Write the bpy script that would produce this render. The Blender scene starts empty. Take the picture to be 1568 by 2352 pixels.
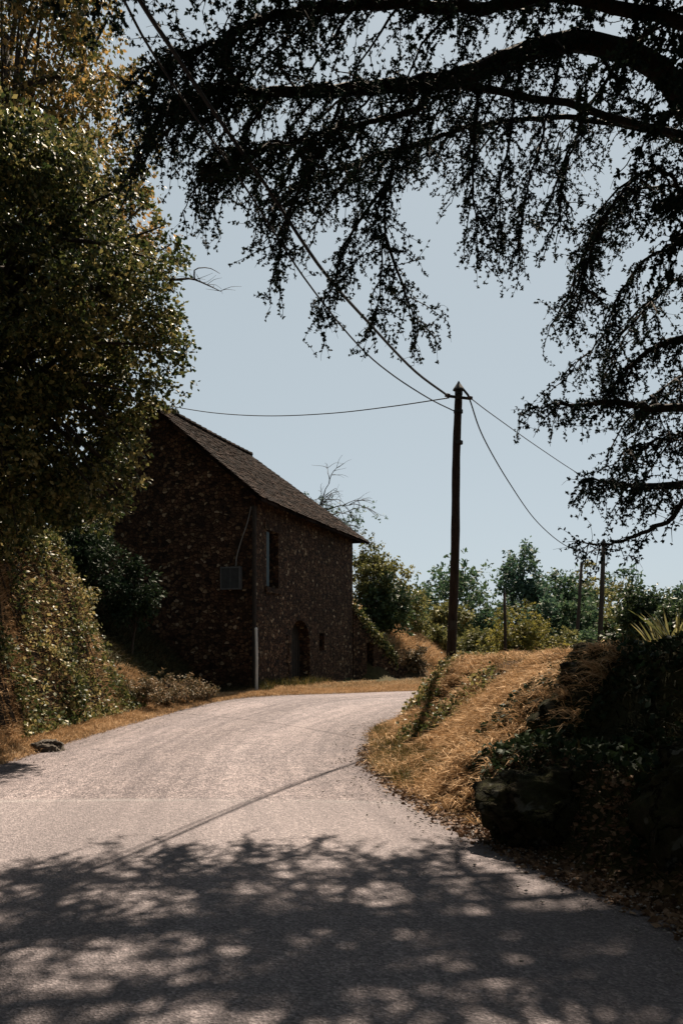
import bpy, math, random
import numpy as np
from mathutils import Vector

rng = np.random.default_rng(11)
random.seed(11)
S = bpy.context.scene
C = S.collection
R = math.radians

# ------------------------------------------------------------------ camera
F, CX, HY, CAMZ = 2000.0, 784.0, 1500.0, 1.6      # photo measured on a 1568 wide copy
def at(px, py, Y):
    return np.array([(px - CX) * Y / F, Y, CAMZ - (py - HY) * Y / F])

cam = bpy.data.cameras.new('camera')
cam.sensor_fit = 'HORIZONTAL'; cam.sensor_width = 24.0
cam.lens = 24.0 * F / 1568.0
cam.shift_y = (HY / 2352.0 - 0.5) * 2352.0 / 1568.0
cam.clip_start = 0.05; cam.clip_end = 4000
co = bpy.data.objects.new('camera', cam); C.objects.link(co)
co.location = (0, 0, CAMZ); co.rotation_euler = (R(90), 0, 0)
S.camera = co

# ------------------------------------------------------------------ light
SUN_EL, SUN_AZ = 55.5, 17.0                        # azimuth clockwise from +Y (ahead, a little right)
w = bpy.data.worlds.new('World'); S.world = w; w.use_nodes = True
nt = w.node_tree; nt.nodes.clear()
out = nt.nodes.new('ShaderNodeOutputWorld'); bg = nt.nodes.new('ShaderNodeBackground')
sky = nt.nodes.new('ShaderNodeTexSky'); sky.sky_type = 'NISHITA'; sky.sun_disc = False
sky.sun_elevation = R(SUN_EL); sky.sun_rotation = R(SUN_AZ)
sky.air_density = 0.75; sky.dust_density = 0.8; sky.ozone_density = 1.0
hs = nt.nodes.new('ShaderNodeHueSaturation'); hs.inputs['Saturation'].default_value = 0.48; hs.inputs['Hue'].default_value = 0.478; hs.inputs['Value'].default_value = 0.80
nt.links.new(sky.outputs[0], hs.inputs['Color'])
hz_ = nt.nodes.new('ShaderNodeMix'); hz_.data_type = 'RGBA'; hz_.inputs[0].default_value = 0.75   # even summer haze veil
hz_.inputs[7].default_value = (3.05, 3.55, 3.85, 1)
nt.links.new(hs.outputs[0], hz_.inputs[6]); nt.links.new(hz_.outputs[2], bg.inputs['Color'])
bg.inputs['Strength'].default_value = 0.05
nt.links.new(bg.outputs[0], out.inputs['Surface'])
sl = bpy.data.lights.new('sun', 'SUN'); sl.energy = 5.0; sl.angle = R(0.5); sl.color = (1.0, 0.85, 0.68)
so = bpy.data.objects.new('sun', sl); C.objects.link(so)
sdir = Vector((math.sin(R(SUN_AZ)) * math.cos(R(SUN_EL)), math.cos(R(SUN_AZ)) * math.cos(R(SUN_EL)), math.sin(R(SUN_EL))))
so.rotation_euler = sdir.to_track_quat('Z', 'Y').to_euler(); so.location = (0, 0, 30)
S.view_settings.view_transform = 'Standard'; S.view_settings.look = 'None'
S.view_settings.exposure = 1.62; S.view_settings.gamma = 1.0
S.render.engine = 'CYCLES'
S.cycles.use_denoising = True
S.cycles.max_bounces = 5; S.cycles.diffuse_bounces = 2; S.cycles.glossy_bounces = 2
S.cycles.transmission_bounces = 3; S.cycles.transparent_max_bounces = 4

# ------------------------------------------------------------------ materials
def new_mat(name):
    m = bpy.data.materials.new(name); m.use_nodes = True
    n = m.node_tree.nodes; n.clear()
    o = n.new('ShaderNodeOutputMaterial'); p = n.new('ShaderNodeBsdfPrincipled')
    p.inputs['Specular IOR Level'].default_value = 0.12
    m.node_tree.links.new(p.outputs[0], o.inputs[0])
    return m, n, m.node_tree.links, p, o

def ramp(n, stops, interp='LINEAR'):
    r = n.new('ShaderNodeValToRGB'); r.color_ramp.interpolation = interp
    e = r.color_ramp.elements
    while len(e) > 1: e.remove(e[0])
    e[0].position = stops[0][0]; e[0].color = (*stops[0][1], 1)
    for pos, c in stops[1:]:
        x = e.new(pos); x.color = (*c, 1)
    return r

def noise(n, l, vec, scale, detail=4, rough=0.6, dist=0.0):
    t = n.new('ShaderNodeTexNoise'); t.inputs['Scale'].default_value = scale
    t.inputs['Detail'].default_value = detail; t.inputs['Roughness'].default_value = rough
    t.inputs['Distortion'].default_value = dist
    if vec is not None: l.new(vec, t.inputs['Vector'])
    return t

def mixc(n, l, fac, a, b, mode='MIX'):
    m = n.new('ShaderNodeMix'); m.data_type = 'RGBA'; m.blend_type = mode
    for sock, v in ((m.inputs[0], fac), (m.inputs[6], a), (m.inputs[7], b)):
        if hasattr(v, 'is_output'): l.new(v, sock)
        elif isinstance(v, (int, float)): sock.default_value = v
        else: sock.default_value = (*v, 1)
    return m.outputs[2]

def bump(n, l, p, height, strength, dist):
    b = n.new('ShaderNodeBump'); b.inputs['Strength'].default_value = strength
    b.inputs['Distance'].default_value = dist
    l.new(height, b.inputs['Height']); l.new(b.outputs[0], p.inputs['Normal'])

def leaf_mat(name, cols, rough=0.5, trans=0.25, spec=0.35, patch=0.5):
    """leaf colour varies leaf by leaf and in soft patches"""
    m, n, l, p, o = new_mat(name)
    g = n.new('ShaderNodeNewGeometry')
    tc = n.new('ShaderNodeTexCoord')
    nz = noise(n, l, tc.outputs['Object'], patch, 2)
    mr = n.new('ShaderNodeMath'); mr.operation = 'MULTIPLY_ADD'
    l.new(g.outputs['Random Per Island'], mr.inputs[0]); mr.inputs[1].default_value = 0.62; mr.inputs[2].default_value = -0.28
    ad = n.new('ShaderNodeMath'); ad.operation = 'ADD'; l.new(mr.outputs[0], ad.inputs[0]); l.new(nz.outputs[0], ad.inputs[1])
    if 'leaf' in name or 'needles' in name: cols = [(r_ * .90, g_ * 1.02, b_ * 1.15) for r_, g_, b_ in cols]
    k = len(cols) - 1
    rp = ramp(n, [(0.15 + 0.7 * i / max(k, 1), c) for i, c in enumerate(cols)])
    l.new(ad.outputs[0], rp.inputs[0])
    l.new(rp.outputs[0], p.inputs['Base Color'])
    p.inputs['Roughness'].default_value = rough
    p.inputs['Specular IOR Level'].default_value = spec
    if trans > 0:
        tr = n.new('ShaderNodeBsdfTranslucent'); ms = n.new('ShaderNodeMixShader')
        ms.inputs[0].default_value = trans
        l.new(rp.outputs[0], tr.inputs[0])
        l.new(p.outputs[0], ms.inputs[1]); l.new(tr.outputs[0], ms.inputs[2]); l.new(ms.outputs[0], o.inputs[0])
    return m

def bark_mat(name, a, b, scale=18):
    m, n, l, p, o = new_mat(name)
    tc = n.new('ShaderNodeTexCoord'); mp = n.new('ShaderNodeMapping')
    mp.inputs['Scale'].default_value = (1, 1, 0.18); l.new(tc.outputs['Object'], mp.inputs[0])
    nz = noise(n, l, mp.outputs[0], scale, 6, 0.7)
    rp = ramp(n, [(0.3, a), (0.7, b)]); l.new(nz.outputs[0], rp.inputs[0])
    l.new(rp.outputs[0], p.inputs['Base Color']); p.inputs['Roughness'].default_value = 0.9
    bump(n, l, p, nz.outputs[0], 0.7, 0.03)
    return m

def plain_mat(name, a, b, scale=8, rough=0.7, metal=0.0, bs=0.2):
    m, n, l, p, o = new_mat(name)
    tc = n.new('ShaderNodeTexCoord')
    nz = noise(n, l, tc.outputs['Object'], scale, 5, 0.65)
    rp = ramp(n, [(0.3, a), (0.7, b)]); l.new(nz.outputs[0], rp.inputs[0])
    l.new(rp.outputs[0], p.inputs['Base Color']); p.inputs['Roughness'].default_value = rough
    p.inputs['Metallic'].default_value = metal
    bump(n, l, p, nz.outputs[0], bs, 0.01)
    return m

def stone_mat(name, k=1.0):
    """red sandstone rubble: irregular stones, pale and rusty ones, recessed earth mortar"""
    m, n, l, p, o = new_mat(name)
    tc = n.new('ShaderNodeTexCoord'); mp = n.new('ShaderNodeMapping')
    mp.inputs['Scale'].default_value = (8.0, 8.0, 10.5); l.new(tc.outputs['Object'], mp.inputs[0])
    wn = noise(n, l, mp.outputs[0], 0.9, 3)
    vm = n.new('ShaderNodeVectorMath'); vm.operation = 'MULTIPLY_ADD'
    l.new(wn.outputs['Color'], vm.inputs[0]); vm.inputs[1].default_value = (0.7, 0.7, 0.7); l.new(mp.outputs[0], vm.inputs[2])
    v = n.new('ShaderNodeTexVoronoi'); v.feature = 'F1'; v.inputs['Randomness'].default_value = 0.9; v.inputs['Scale'].default_value = 1
    l.new(vm.outputs[0], v.inputs['Vector'])
    ve = n.new('ShaderNodeTexVoronoi'); ve.feature = 'DISTANCE_TO_EDGE'; ve.inputs['Randomness'].default_value = 0.9; ve.inputs['Scale'].default_value = 1
    l.new(vm.outputs[0], ve.inputs['Vector'])
    sx = n.new('ShaderNodeSeparateColor'); l.new(v.outputs['Color'], sx.inputs[0])
    q = lambda c: tuple(x * k for x in c)
    rp = ramp(n, [(0.0, q((.014, .009, .007))), (0.3, q((.050, .029, .019))), (0.6, q((.082, .048, .030))), (0.86, q((.11, .070, .044))), (0.95, q((.17, .125, .08))), (1.0, q((.33, .27, .20)))])
    l.new(sx.outputs[0], rp.inputs[0])
    fine = noise(n, l, tc.outputs['Object'], 14, 6, 0.7)
    stain = noise(n, l, tc.outputs['Object'], 0.55, 4, 0.6)
    c1 = mixc(n, l, 0.75, rp.outputs[0], ramp_out(n, l, fine.outputs[0], [(0.3, (.35, .33, .32)), (0.7, (1.25, 1.2, 1.1))]), 'MULTIPLY')
    c2 = mixc(n, l, 0.7, c1, ramp_out(n, l, stain.outputs[0], [(0.35, (.5, .48, .46)), (0.65, (1.15, 1.05, 1.0))]), 'MULTIPLY')
    er = ramp_out(n, l, ve.outputs['Distance'], [(0.02, (0, 0, 0)), (0.10, (1, 1, 1))])
    c3 = mixc(n, l, er, q((.020, .012, .009)), c2)
    l.new(c3, p.inputs['Base Color']); p.inputs['Roughness'].default_value = 0.92
    hm = n.new('ShaderNodeMath'); hm.operation = 'MULTIPLY_ADD'; l.new(fine.outputs[0], hm.inputs[0]); hm.inputs[1].default_value = 0.35
    l.new(er, hm.inputs[2])
    bump(n, l, p, hm.outputs[0], 1.0, 0.05)
    return m

def ramp_out(n, l, sock, stops):
    r = ramp(n, stops); l.new(sock, r.inputs[0]); return r.outputs[0]

# ------------------------------------------------------------------ mesh helpers
class MB:
    def __init__(s): s.v = []; s.f = []; s.n = 0
    def add(s, v, f):
        v = np.asarray(v, float).reshape(-1, 3)
        s.v.append(v); s.f.extend([tuple(i + s.n for i in q) for q in f]); s.n += len(v)
    def box8(s, p):                                  # 8 corners: bottom 4 ccw, top 4
        s.add(p, [(3, 2, 1, 0), (4, 5, 6, 7), (0, 1, 5, 4), (1, 2, 6, 5), (2, 3, 7, 6), (3, 0, 4, 7)])
    def tube(s, P, r, k=6, cap=True):
        v, f = tube(P, r, k, cap); s.add(v, f)
    def build(s, name, mat, root=None, smooth=False):
        V = np.concatenate(s.v) if s.v else np.zeros((0, 3))
        return link(name, V, s.f, mat, root, smooth)

def world_loc(o):
    p = np.zeros(3)
    while o is not None:
        p = p + np.array(o.location); o = o.parent
    return p

def link(name, V, faces, mat, root=None, smooth=False, loc=None):
    V = np.asarray(V, float)
    off = world_loc(root) if root is not None else (np.zeros(3) if loc is None else np.asarray(loc, float))
    me = bpy.data.meshes.new(name)
    if isinstance(faces, np.ndarray):
        Vl = V - off
        me.vertices.add(len(Vl)); me.vertices.foreach_set('co', Vl.astype(np.float32).ravel())
        k = faces.shape[1]; m = len(faces)
        me.loops.add(m * k); me.loops.foreach_set('vertex_index', faces.astype(np.int32).ravel())
        me.polygons.add(m); me.polygons.foreach_set('loop_start', np.arange(0, m * k, k, dtype=np.int32))
        me.update(calc_edges=True); me.validate()
    else:
        me.from_pydata((V - off).tolist(), [], faces); me.update()
    if smooth: me.polygons.foreach_set('use_smooth', np.ones(len(me.polygons), dtype=bool))
    if mat is not None: me.materials.append(mat)
    o = bpy.data.objects.new(name, me); C.objects.link(o)
    if root is not None: o.parent = root
    elif loc is not None: o.location = loc
    return o

def thing(name, label, cat, loc, group=None):
    o = bpy.data.objects.new(name, None); C.objects.link(o); o.location = loc
    o.empty_display_size = 0.2
    return tag(o, label, cat, group)
def tag(o, label, cat, group=None):
    o['label'] = label; o['category'] = cat
    if group: o['group'] = group
    return o
def kind(o, k, label=None):
    o['kind'] = k
    if label: o['label'] = label
    return o

def unit(v):
    v = np.asarray(v, float); return v / (np.linalg.norm(v, axis=-1, keepdims=True) + 1e-9)

def smooth_path(P, n):
    P = np.asarray(P, float); m = len(P)
    if m == 2:
        t = np.linspace(0, 1, n)[:, None]; return P[0] * (1 - t) + P[1] * t
    Q = np.vstack([2 * P[0] - P[1], P, 2 * P[-1] - P[-2]])
    t = np.linspace(0, m - 1, n); i = np.minimum(t.astype(int), m - 2); u = (t - i)[:, None]
    p0, p1, p2, p3 = Q[i], Q[i + 1], Q[i + 2], Q[i + 3]
    return .5 * (2 * p1 + (p2 - p0) * u + (2 * p0 - 5 * p1 + 4 * p2 - p3) * u * u + (3 * p1 - p0 - 3 * p2 + p3) * u ** 3)

def tube(P, r, k=6, cap=True):
    P = np.asarray(P, float); m = len(P)
    r = np.full(m, r) if np.isscalar(r) else np.asarray(r, float)
    T = unit(np.gradient(P, axis=0))
    up = np.array([0, 0, 1.0]) if abs(T[0][2]) < .9 else np.array([1.0, 0, 0])
    V = np.zeros((m, k, 3)); a = np.arange(k) / k * 2 * math.pi
    x = unit(np.cross(T[0], up))
    for i in range(m):
        x = unit(x - T[i] * np.dot(x, T[i])); y = np.cross(T[i], x)
        V[i] = P[i] + r[i] * (np.cos(a)[:, None] * x + np.sin(a)[:, None] * y)
    f = []
    for i in range(m - 1):
        for j in range(k):
            j2 = (j + 1) % k
            f.append((i * k + j, i * k + j2, (i + 1) * k + j2, (i + 1) * k + j))
    if cap:
        f.append(tuple(range(k - 1, -1, -1))); f.append(tuple((m - 1) * k + j for j in range(k)))
    return V.reshape(-1, 3), f

def leaves_arrays(c, d, L, W, fold=0.12, flip=None):
    """folded diamond leaves (two triangles each); c,d (N,3), L,W (N,)"""
    N = len(c); d = unit(d)
    rv = rng.normal(size=(N, 3)); s = unit(np.cross(d, rv)); nn = np.cross(s, d)
    L = np.broadcast_to(L, N)[:, None]; W = np.broadcast_to(W, N)[:, None]
    V = np.empty((N, 4, 3))
    V[:, 0] = c - d * L / 2
    V[:, 1] = c + s * W / 2 + nn * W * fold + d * L * .06
    V[:, 2] = c + d * L / 2 - nn * W * fold * .6
    V[:, 3] = c - s * W / 2 + nn * W * fold + d * L * .06
    b = np.arange(N)[:, None] * 4
    Fc = np.concatenate([b + np.array([[0, 1, 2]]), b + np.array([[0, 2, 3]])])
    return V.reshape(-1, 3), Fc

def leaf_object(name, c, d, L, W, mat, root=None, fold=0.12, loc=None):
    V, Fc = leaves_arrays(c, d, L, W, fold)
    return link(name, V, Fc, mat, root, loc=loc)

def blades_arrays(p, d, L, W, bend=0.35):
    """grass blades: tapered two-segment strips. p base, d direction unit, L length, W width"""
    N = len(p); d = unit(d)
    rv = rng.normal(size=(N, 3)); rv[:, 2] *= .3
    s = unit(np.cross(d, rv)); L = np.broadcast_to(L, N)[:, None]; W = np.broadcast_to(W, N)[:, None]
    g = rng.normal(size=(N, 3)) * .5; g[:, 2] = -abs(g[:, 2]) - .4
    V = np.empty((N, 5, 3))
    mid = p + d * L * .55; tip = p + d * L + g * L * bend * .6
    V[:, 0] = p - s * W / 2; V[:, 1] = p + s * W / 2
    V[:, 2] = mid + s * W * .38; V[:, 3] = mid - s * W * .38
    V[:, 4] = tip
    b = np.arange(N)[:, None] * 5
    T = np.concatenate([b + np.array([[0, 1, 2]]), b + np.array([[0, 2, 3]]), b + np.array([[3, 2, 4]])])
    return V.reshape(-1, 3), T

# ------------------------------------------------------------------ terrain
LE = np.array([(-4.9, -30), (-4.7, 0), (-4.45, 6), (-4.25, 10.85), (-3.85, 15.6), (-3.02, 21.0), (-1.9, 22.9), (0, 24.0), (2.76, 25.3), (8, 26.2), (16, 25.5), (40, 20)], float)
RE = np.array([(2.7, -30), (2.3, 0), (2.12, 3), (1.87, 4.78), (1.38, 6.04), (.84, 7.8), (.45, 10), (.38, 11.4), (.52, 14.4), (1.02, 16), (1.95, 19), (3.25, 20.8), (5.0, 21.7), (9, 22.2), (16, 21.3), (40, 15.5)], float)
def dense(P, n):
    return smooth_path(np.c_[P, np.zeros(len(P))], n)[:, :2]
LEd, REd = dense(LE, 700), dense(RE, 700)

def sdist(x, y, P):
    """signed distance to a polyline, positive on the right of its direction of travel"""
    x = np.asarray(x, float).ravel(); y = np.asarray(y, float).ravel()
    out = np.empty(len(x))
    T = np.gradient(P, axis=0)
    for a in range(0, len(x), 20000):
        q = np.c_[x[a:a + 20000], y[a:a + 20000]]
        d2 = (q[:, 0:1] - P[None, :, 0]) ** 2 + (q[:, 1:2] - P[None, :, 1]) ** 2
        i = d2.argmin(1); d = np.sqrt(d2[np.arange(len(q)), i])
        cr = T[i, 0] * (q[:, 1] - P[i, 1]) - T[i, 1] * (q[:, 0] - P[i, 0])
        out[a:a + 20000] = d * np.where(cr < 0, 1, -1)
    return out

def ss(a, b, x):
    t = np.clip((x - a) / (b - a), 0, 1); return t * t * (3 - 2 * t)

_ph = rng.uniform(0, 6.28, (40, 2)); _dir = rng.uniform(0, 6.28, 40)
def fbm(x, y, f0, octv=4):
    z = 0; amp = 1.0
    k = 0
    for o in range(octv):
        f = f0 * 2 ** o
        for j in range(4):
            a = _dir[k % 40]; ph = _ph[k % 40][0]
            z = z + amp * np.sin((x * math.cos(a) + y * math.sin(a)) * f + ph + 1.7 * np.sin((x * math.sin(a) - y * math.cos(a)) * f * .7 + _ph[k % 40][1])) * .5
            k += 1
        amp *= .5
    return z * .5

def base(y):
    return np.where(y < 0, 0, np.where(y < 25, .02 * y, .5 + .0 * y))

LEX = lambda y: np.interp(y, LEd[:350, 1], LEd[:350, 0])
def height(x, y, parts=False):
    x = np.asarray(x, float).ravel(); y = np.asarray(y, float).ravel()
    dR = sdist(x, y, REd); dL = -sdist(x, y, LEd)
    b = base(y)
    # right bank round the inside of the bend
    w_ = 1.75 - .90 * ss(12.5, 16.5, y) + .0 * x
    v0 = .18 + .45 * np.exp(-((y - 12) / 2.2) ** 2)
    top = 1.52 + .10 * np.exp(-((y - 7.5) / 2.0) ** 2) - .05 * ss(9, 14, y)
    e = ss(0, 1, (dR - v0) / w_) * .55 + np.clip((dR - v0) / w_, 0, 1) * .45
    # earth ledge in the shaded part near the camera
    sh = ss(9.2, 7.8, y) * ss(3.2, 4.5, y)
    e2 = .40 * ss(.12, .62, dR) + .08 * ss(.5, 1.1, dR) + .52 * ss(.9, 1.65, dR) + .05 * fbm(x * 1.5, y * 1.5, 3.0, 3) * ss(.1, .4, dR)
    e = e * (1 - sh) + e2 * sh
    lump = (.07 * fbm(x, y, 2.2) + .06 * fbm(-.6 * x + .8 * y, (.8 * x + .6 * y) * .3, 6.0, 2)) * ss(.1, .6, dR)
    far = np.clip((dR - 3) / 40, 0, 1)
    hR = np.where(dR > 0, (top - b) * e + lump - .5 * far, 0)
    hR = np.where((dR > 0) & (y > 28), np.maximum(hR, 0) , hR)
    # left hill
    xl = np.where(y < 22, LEX(np.minimum(y, 22)), -2.75 + .0 * y)
    hill = .95 * np.maximum(0, xl - x - 1.15)
    hill = 6.0 * (1 - np.exp(-hill / 6.0)) * 1.12
    ivy = 2.8 * ss(.6, 1.5, dL) * (1 - ss(16.0, 18.4, y)) * ss(4, 8, y)
    small = .55 * ss(.5, 1.4, dL) * ss(16.5, 18, y) * (1 - ss(19.0, 21.5, y))
    hL = np.where(dL > 0, ivy + small + .06 * fbm(x, y, 1.7) * ss(.3, 1.2, dL), 0)
    hL = hL + np.where((dL > 0) & (y < 33), hill * (1 - ss(30, 34, y)), 0)
    # hillside beyond the barn
    xe = 4.6 + .28 * (y - 38) + .5 * np.sin(y * .5)
    h2 = .80 * np.maximum(0, xe - x); h2 = 7 * (1 - np.exp(-h2 / 7)) * ss(.05, .9, -((x - .46) * .716 - (y - 33.55) * .698)) * ss(33.4, 34.2, y)
    verge = np.where((dL > .05), .05 * ss(.05, .6, dL), 0)
    z = b + np.where(dL > 0, hL + h2 + verge, 0) + hR
    # fields far off fall away slightly then rise into woodland
    z = np.where(y > 30, z + .9 * ss(30, 60, y) * ss(4, 10, x), z)
    d = np.hypot(x, y)
    z = z + .012 * np.maximum(0, d - 90)
    if parts: return z, dL, dR
    return z
def gz(x, y): return float(height([x], [y])[0])

def axis(lo, hi, step, far, grow=1.16):
    a = list(np.arange(lo, hi + 1e-6, step)); s = step
    while a[-1] < far: s *= grow; a.append(a[-1] + s)
    s = step
    while a[0] > -far: s *= grow; a.insert(0, a[0] - s)
    return np.array(a)
gx = axis(-9, 6, .12, 1500); gy = axis(2.5, 24, .14, 1500)
X, Y = np.meshgrid(gx, gy)
Z, DL, DR = height(X, Y, True)
nx, ny = len(gx), len(gy)
onroad = (DL < -.10) & (DR < -.10)
Zg = Z - np.where(onroad, .03, 0)
idx = np.arange(nx * ny).reshape(ny, nx)
quads = np.stack([idx[:-1, :-1], idx[:-1, 1:], idx[1:, 1:], idx[1:, :-1]], -1).reshape(-1, 4)

m, n, l, p, o = new_mat('dry_earth')
tc = n.new('ShaderNodeTexCoord')
n1 = noise(n, l, tc.outputs['Object'], .8, 5, .65); n2 = noise(n, l, tc.outputs['Object'], 9, 6, .7); n3 = noise(n, l, tc.outputs['Object'], 45, 4, .7)
ca = ramp_out(n, l, n1.outputs[0], [(.32, (.026, .023, .010)), (.5, (.062, .038, .019)), (.68, (.095, .055, .028))])
cb = ramp_out(n, l, n2.outputs[0], [(.3, (.45, .42, .4)), (.7, (1.2, 1.15, 1.1))])
cc = mixc(n, l, .8, ca, cb, 'MULTIPLY')
cd = mixc(n, l, .7, cc, ramp_out(n, l, n3.outputs[0], [(.3, (.4, .4, .4)), (.7, (1.2, 1.2, 1.2))]), 'MULTIPLY')
# zone attribute: green-brown meadow and hill turf, plus shade coloured onto the near bank
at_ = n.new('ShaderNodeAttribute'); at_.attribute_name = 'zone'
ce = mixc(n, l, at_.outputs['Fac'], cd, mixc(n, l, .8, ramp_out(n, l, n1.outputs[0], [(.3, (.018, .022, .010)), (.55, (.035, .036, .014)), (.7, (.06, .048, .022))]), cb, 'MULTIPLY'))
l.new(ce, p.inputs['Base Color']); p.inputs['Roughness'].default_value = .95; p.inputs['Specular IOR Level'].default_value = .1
bump(n, l, p, n2.outputs[0], .9, .06)
M_EARTH = m
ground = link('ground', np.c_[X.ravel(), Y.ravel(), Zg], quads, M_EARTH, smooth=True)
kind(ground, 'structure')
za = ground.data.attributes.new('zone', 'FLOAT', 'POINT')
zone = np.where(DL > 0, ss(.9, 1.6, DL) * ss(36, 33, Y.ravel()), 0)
zone = np.maximum(zone, np.where(DR > 0, ss(8.6, 7.4, Y.ravel()) * ss(.12, .25, DR) * .95, 0))  # near right bank earth coloured darker to stand in for cedar shade
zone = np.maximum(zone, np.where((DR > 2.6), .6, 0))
za.data.foreach_set('value', zone.astype(np.float32))

# road: one ribbon following both edges, with ragged crumbling edges
ts = np.linspace(0, 1, 900)
La, Ra = dense(LE, 900), dense(RE, 900)
def resample(P, n, w):
    s = np.r_[0, np.cumsum(np.hypot(*np.diff(P, axis=0).T))]; s /= s[-1]
    return np.c_[np.interp(w, s, P[:, 0]), np.interp(w, s, P[:, 1])]
K = 25
# pair stations: cut each side at matching knots
kl = [0, 1, 2, 3, 4, 5, 7, 8, 9, 10, 11]; kr = [0, 1, 3, 5, 8, 10, 11, 12, 13, 14, 15]
pl, pr = [], []
for (a, b_), (c_, d_) in zip(zip(kl[:-1], kl[1:]), zip(kr[:-1], kr[1:])):
    ta = np.linspace(a / (len(LE) - 1), b_ / (len(LE) - 1), 60, endpoint=False)
    tb = np.linspace(c_ / (len(RE) - 1), d_ / (len(RE) - 1), 60, endpoint=False)
    pl.append(np.c_[np.interp(ta, ts, La[:, 0]), np.interp(ta, ts, La[:, 1])])
    pr.append(np.c_[np.interp(tb, ts, Ra[:, 0]), np.interp(tb, ts, Ra[:, 1])])
pl, pr = np.vstack(pl), np.vstack(pr)
u = np.linspace(0, 1, K)
rag = .05 * fbm(pl[:, 0] * 1.0, pl[:, 1], 5.0); rag2 = .06 * fbm(pr[:, 0] + 9, pr[:, 1], 4.0)
dirv = unit(np.c_[pr - pl, np.zeros(len(pl))])[:, :2]
pl2 = pl + dirv * (rag[:, None] - .02); pr2 = pr - dirv * (rag2[:, None] - .02)
RX = pl2[:, 0:1] * (1 - u) + pr2[:, 0:1] * u; RY = pl2[:, 1:2] * (1 - u) + pr2[:, 1:2] * u
crown = .035 * (1 - (2 * u - 1) ** 2)
RZ = base(RY) + crown[None, :] + .006
nr = len(pl)
ri = np.arange(nr * K).reshape(nr, K)
rq = np.stack([ri[:-1, :-1], ri[:-1, 1:], ri[1:, 1:], ri[1:, :-1]], -1).reshape(-1, 4)
m, n, l, p, o = new_mat('worn_chip_seal')
tc = n.new('ShaderNodeTexCoord'); sp = n.new('ShaderNodeSeparateXYZ'); l.new(tc.outputs['Object'], sp.inputs[0])
v1 = n.new('ShaderNodeTexVoronoi'); v1.inputs['Scale'].default_value = 75; l.new(tc.outputs['Object'], v1.inputs['Vector'])
sc_ = n.new('ShaderNodeSeparateColor'); l.new(v1.outputs['Color'], sc_.inputs[0])
big = noise(n, l, tc.outputs['Object'], .7, 5, .6); mid = noise(n, l, tc.outputs['Object'], 6, 5, .7); fin = noise(n, l, tc.outputs['Object'], 28, 4, .75)
chip = ramp_out(n, l, sc_.outputs[0], [(0, (.046, .044, .048)), (.35, (.120, .107, .111)), (.75, (.182, .160, .163)), (1, (.31, .28, .28))])
c1 = mixc(n, l, .55, chip, ramp_out(n, l, big.outputs[0], [(.3, (.78, .78, .80)), (.7, (1.15, 1.12, 1.1))]), 'MULTIPLY')
c1 = mixc(n, l, .75, c1, ramp_out(n, l, fin.outputs[0], [(.3, (.62, .62, .63)), (.7, (1.28, 1.26, 1.25))]), 'MULTIPLY')
# tyre lanes run with the road
ua = n.new('ShaderNodeAttribute'); ua.attribute_name = 'across'
un = n.new('ShaderNodeMath'); un.operation = 'MULTIPLY_ADD'; l.new(mid.outputs[0], un.inputs[0]); un.inputs[1].default_value = .05; l.new(ua.outputs['Fac'], un.inputs[2])
lane = ramp_out(n, l, un.outputs[0], [(0.02, (.72, .70, .70)), (.14, (.95, .93, .92)), (.24, (1.12, 1.11, 1.11)), (.36, (.93, .92, .92)), (.5, (.86, .85, .85)), (.62, (1.1, 1.1, 1.1)), (.74, (1.14, 1.13, 1.12)), (.86, (.9, .89, .89)), (1.0, (.62, .60, .60))])
c1 = mixc(n, l, .85, c1, lane, 'MULTIPLY')
# long streaks left by wheels, and hairline cracks
al = n.new('ShaderNodeAttribute'); al.attribute_name = 'along'
cv = n.new('ShaderNodeCombineXYZ')
for k_, (src, f_) in enumerate(((ua, 16.0), (al, .16))):
    mm = n.new('ShaderNodeMath'); mm.operation = 'MULTIPLY'; mm.inputs[1].default_value = f_; l.new(src.outputs['Fac'], mm.inputs[0]); l.new(mm.outputs[0], cv.inputs[k_])
stk = noise(n, l, cv.outputs[0], 1.6, 5, .65)
c1 = mixc(n, l, .8, c1, ramp_out(n, l, stk.outputs[0], [(.32, (.62, .61, .63)), (.66, (1.25, 1.23, 1.22))]), 'MULTIPLY')
vc = n.new('ShaderNodeTexVoronoi'); vc.feature = 'DISTANCE_TO_EDGE'; vc.inputs['Scale'].default_value = .55
wv = n.new('ShaderNodeVectorMath'); wv.operation = 'MULTIPLY_ADD'; l.new(mid.outputs['Color'], wv.inputs[0]); wv.inputs[1].default_value = (.35, .35, .35); l.new(tc.outputs['Object'], wv.inputs[2]); l.new(wv.outputs[0], vc.inputs['Vector'])
ck = ramp_out(n, l, vc.outputs['Distance'], [(.0, (.5, .5, .5)), (.007, (1, 1, 1))])
c1 = mixc(n, l, ramp_out(n, l, big.outputs[0], [(.5, (0, 0, 0)), (.6, (.75, .75, .75))]), c1, mixc(n, l, 1.0, c1, ck, 'MULTIPLY'))
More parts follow.
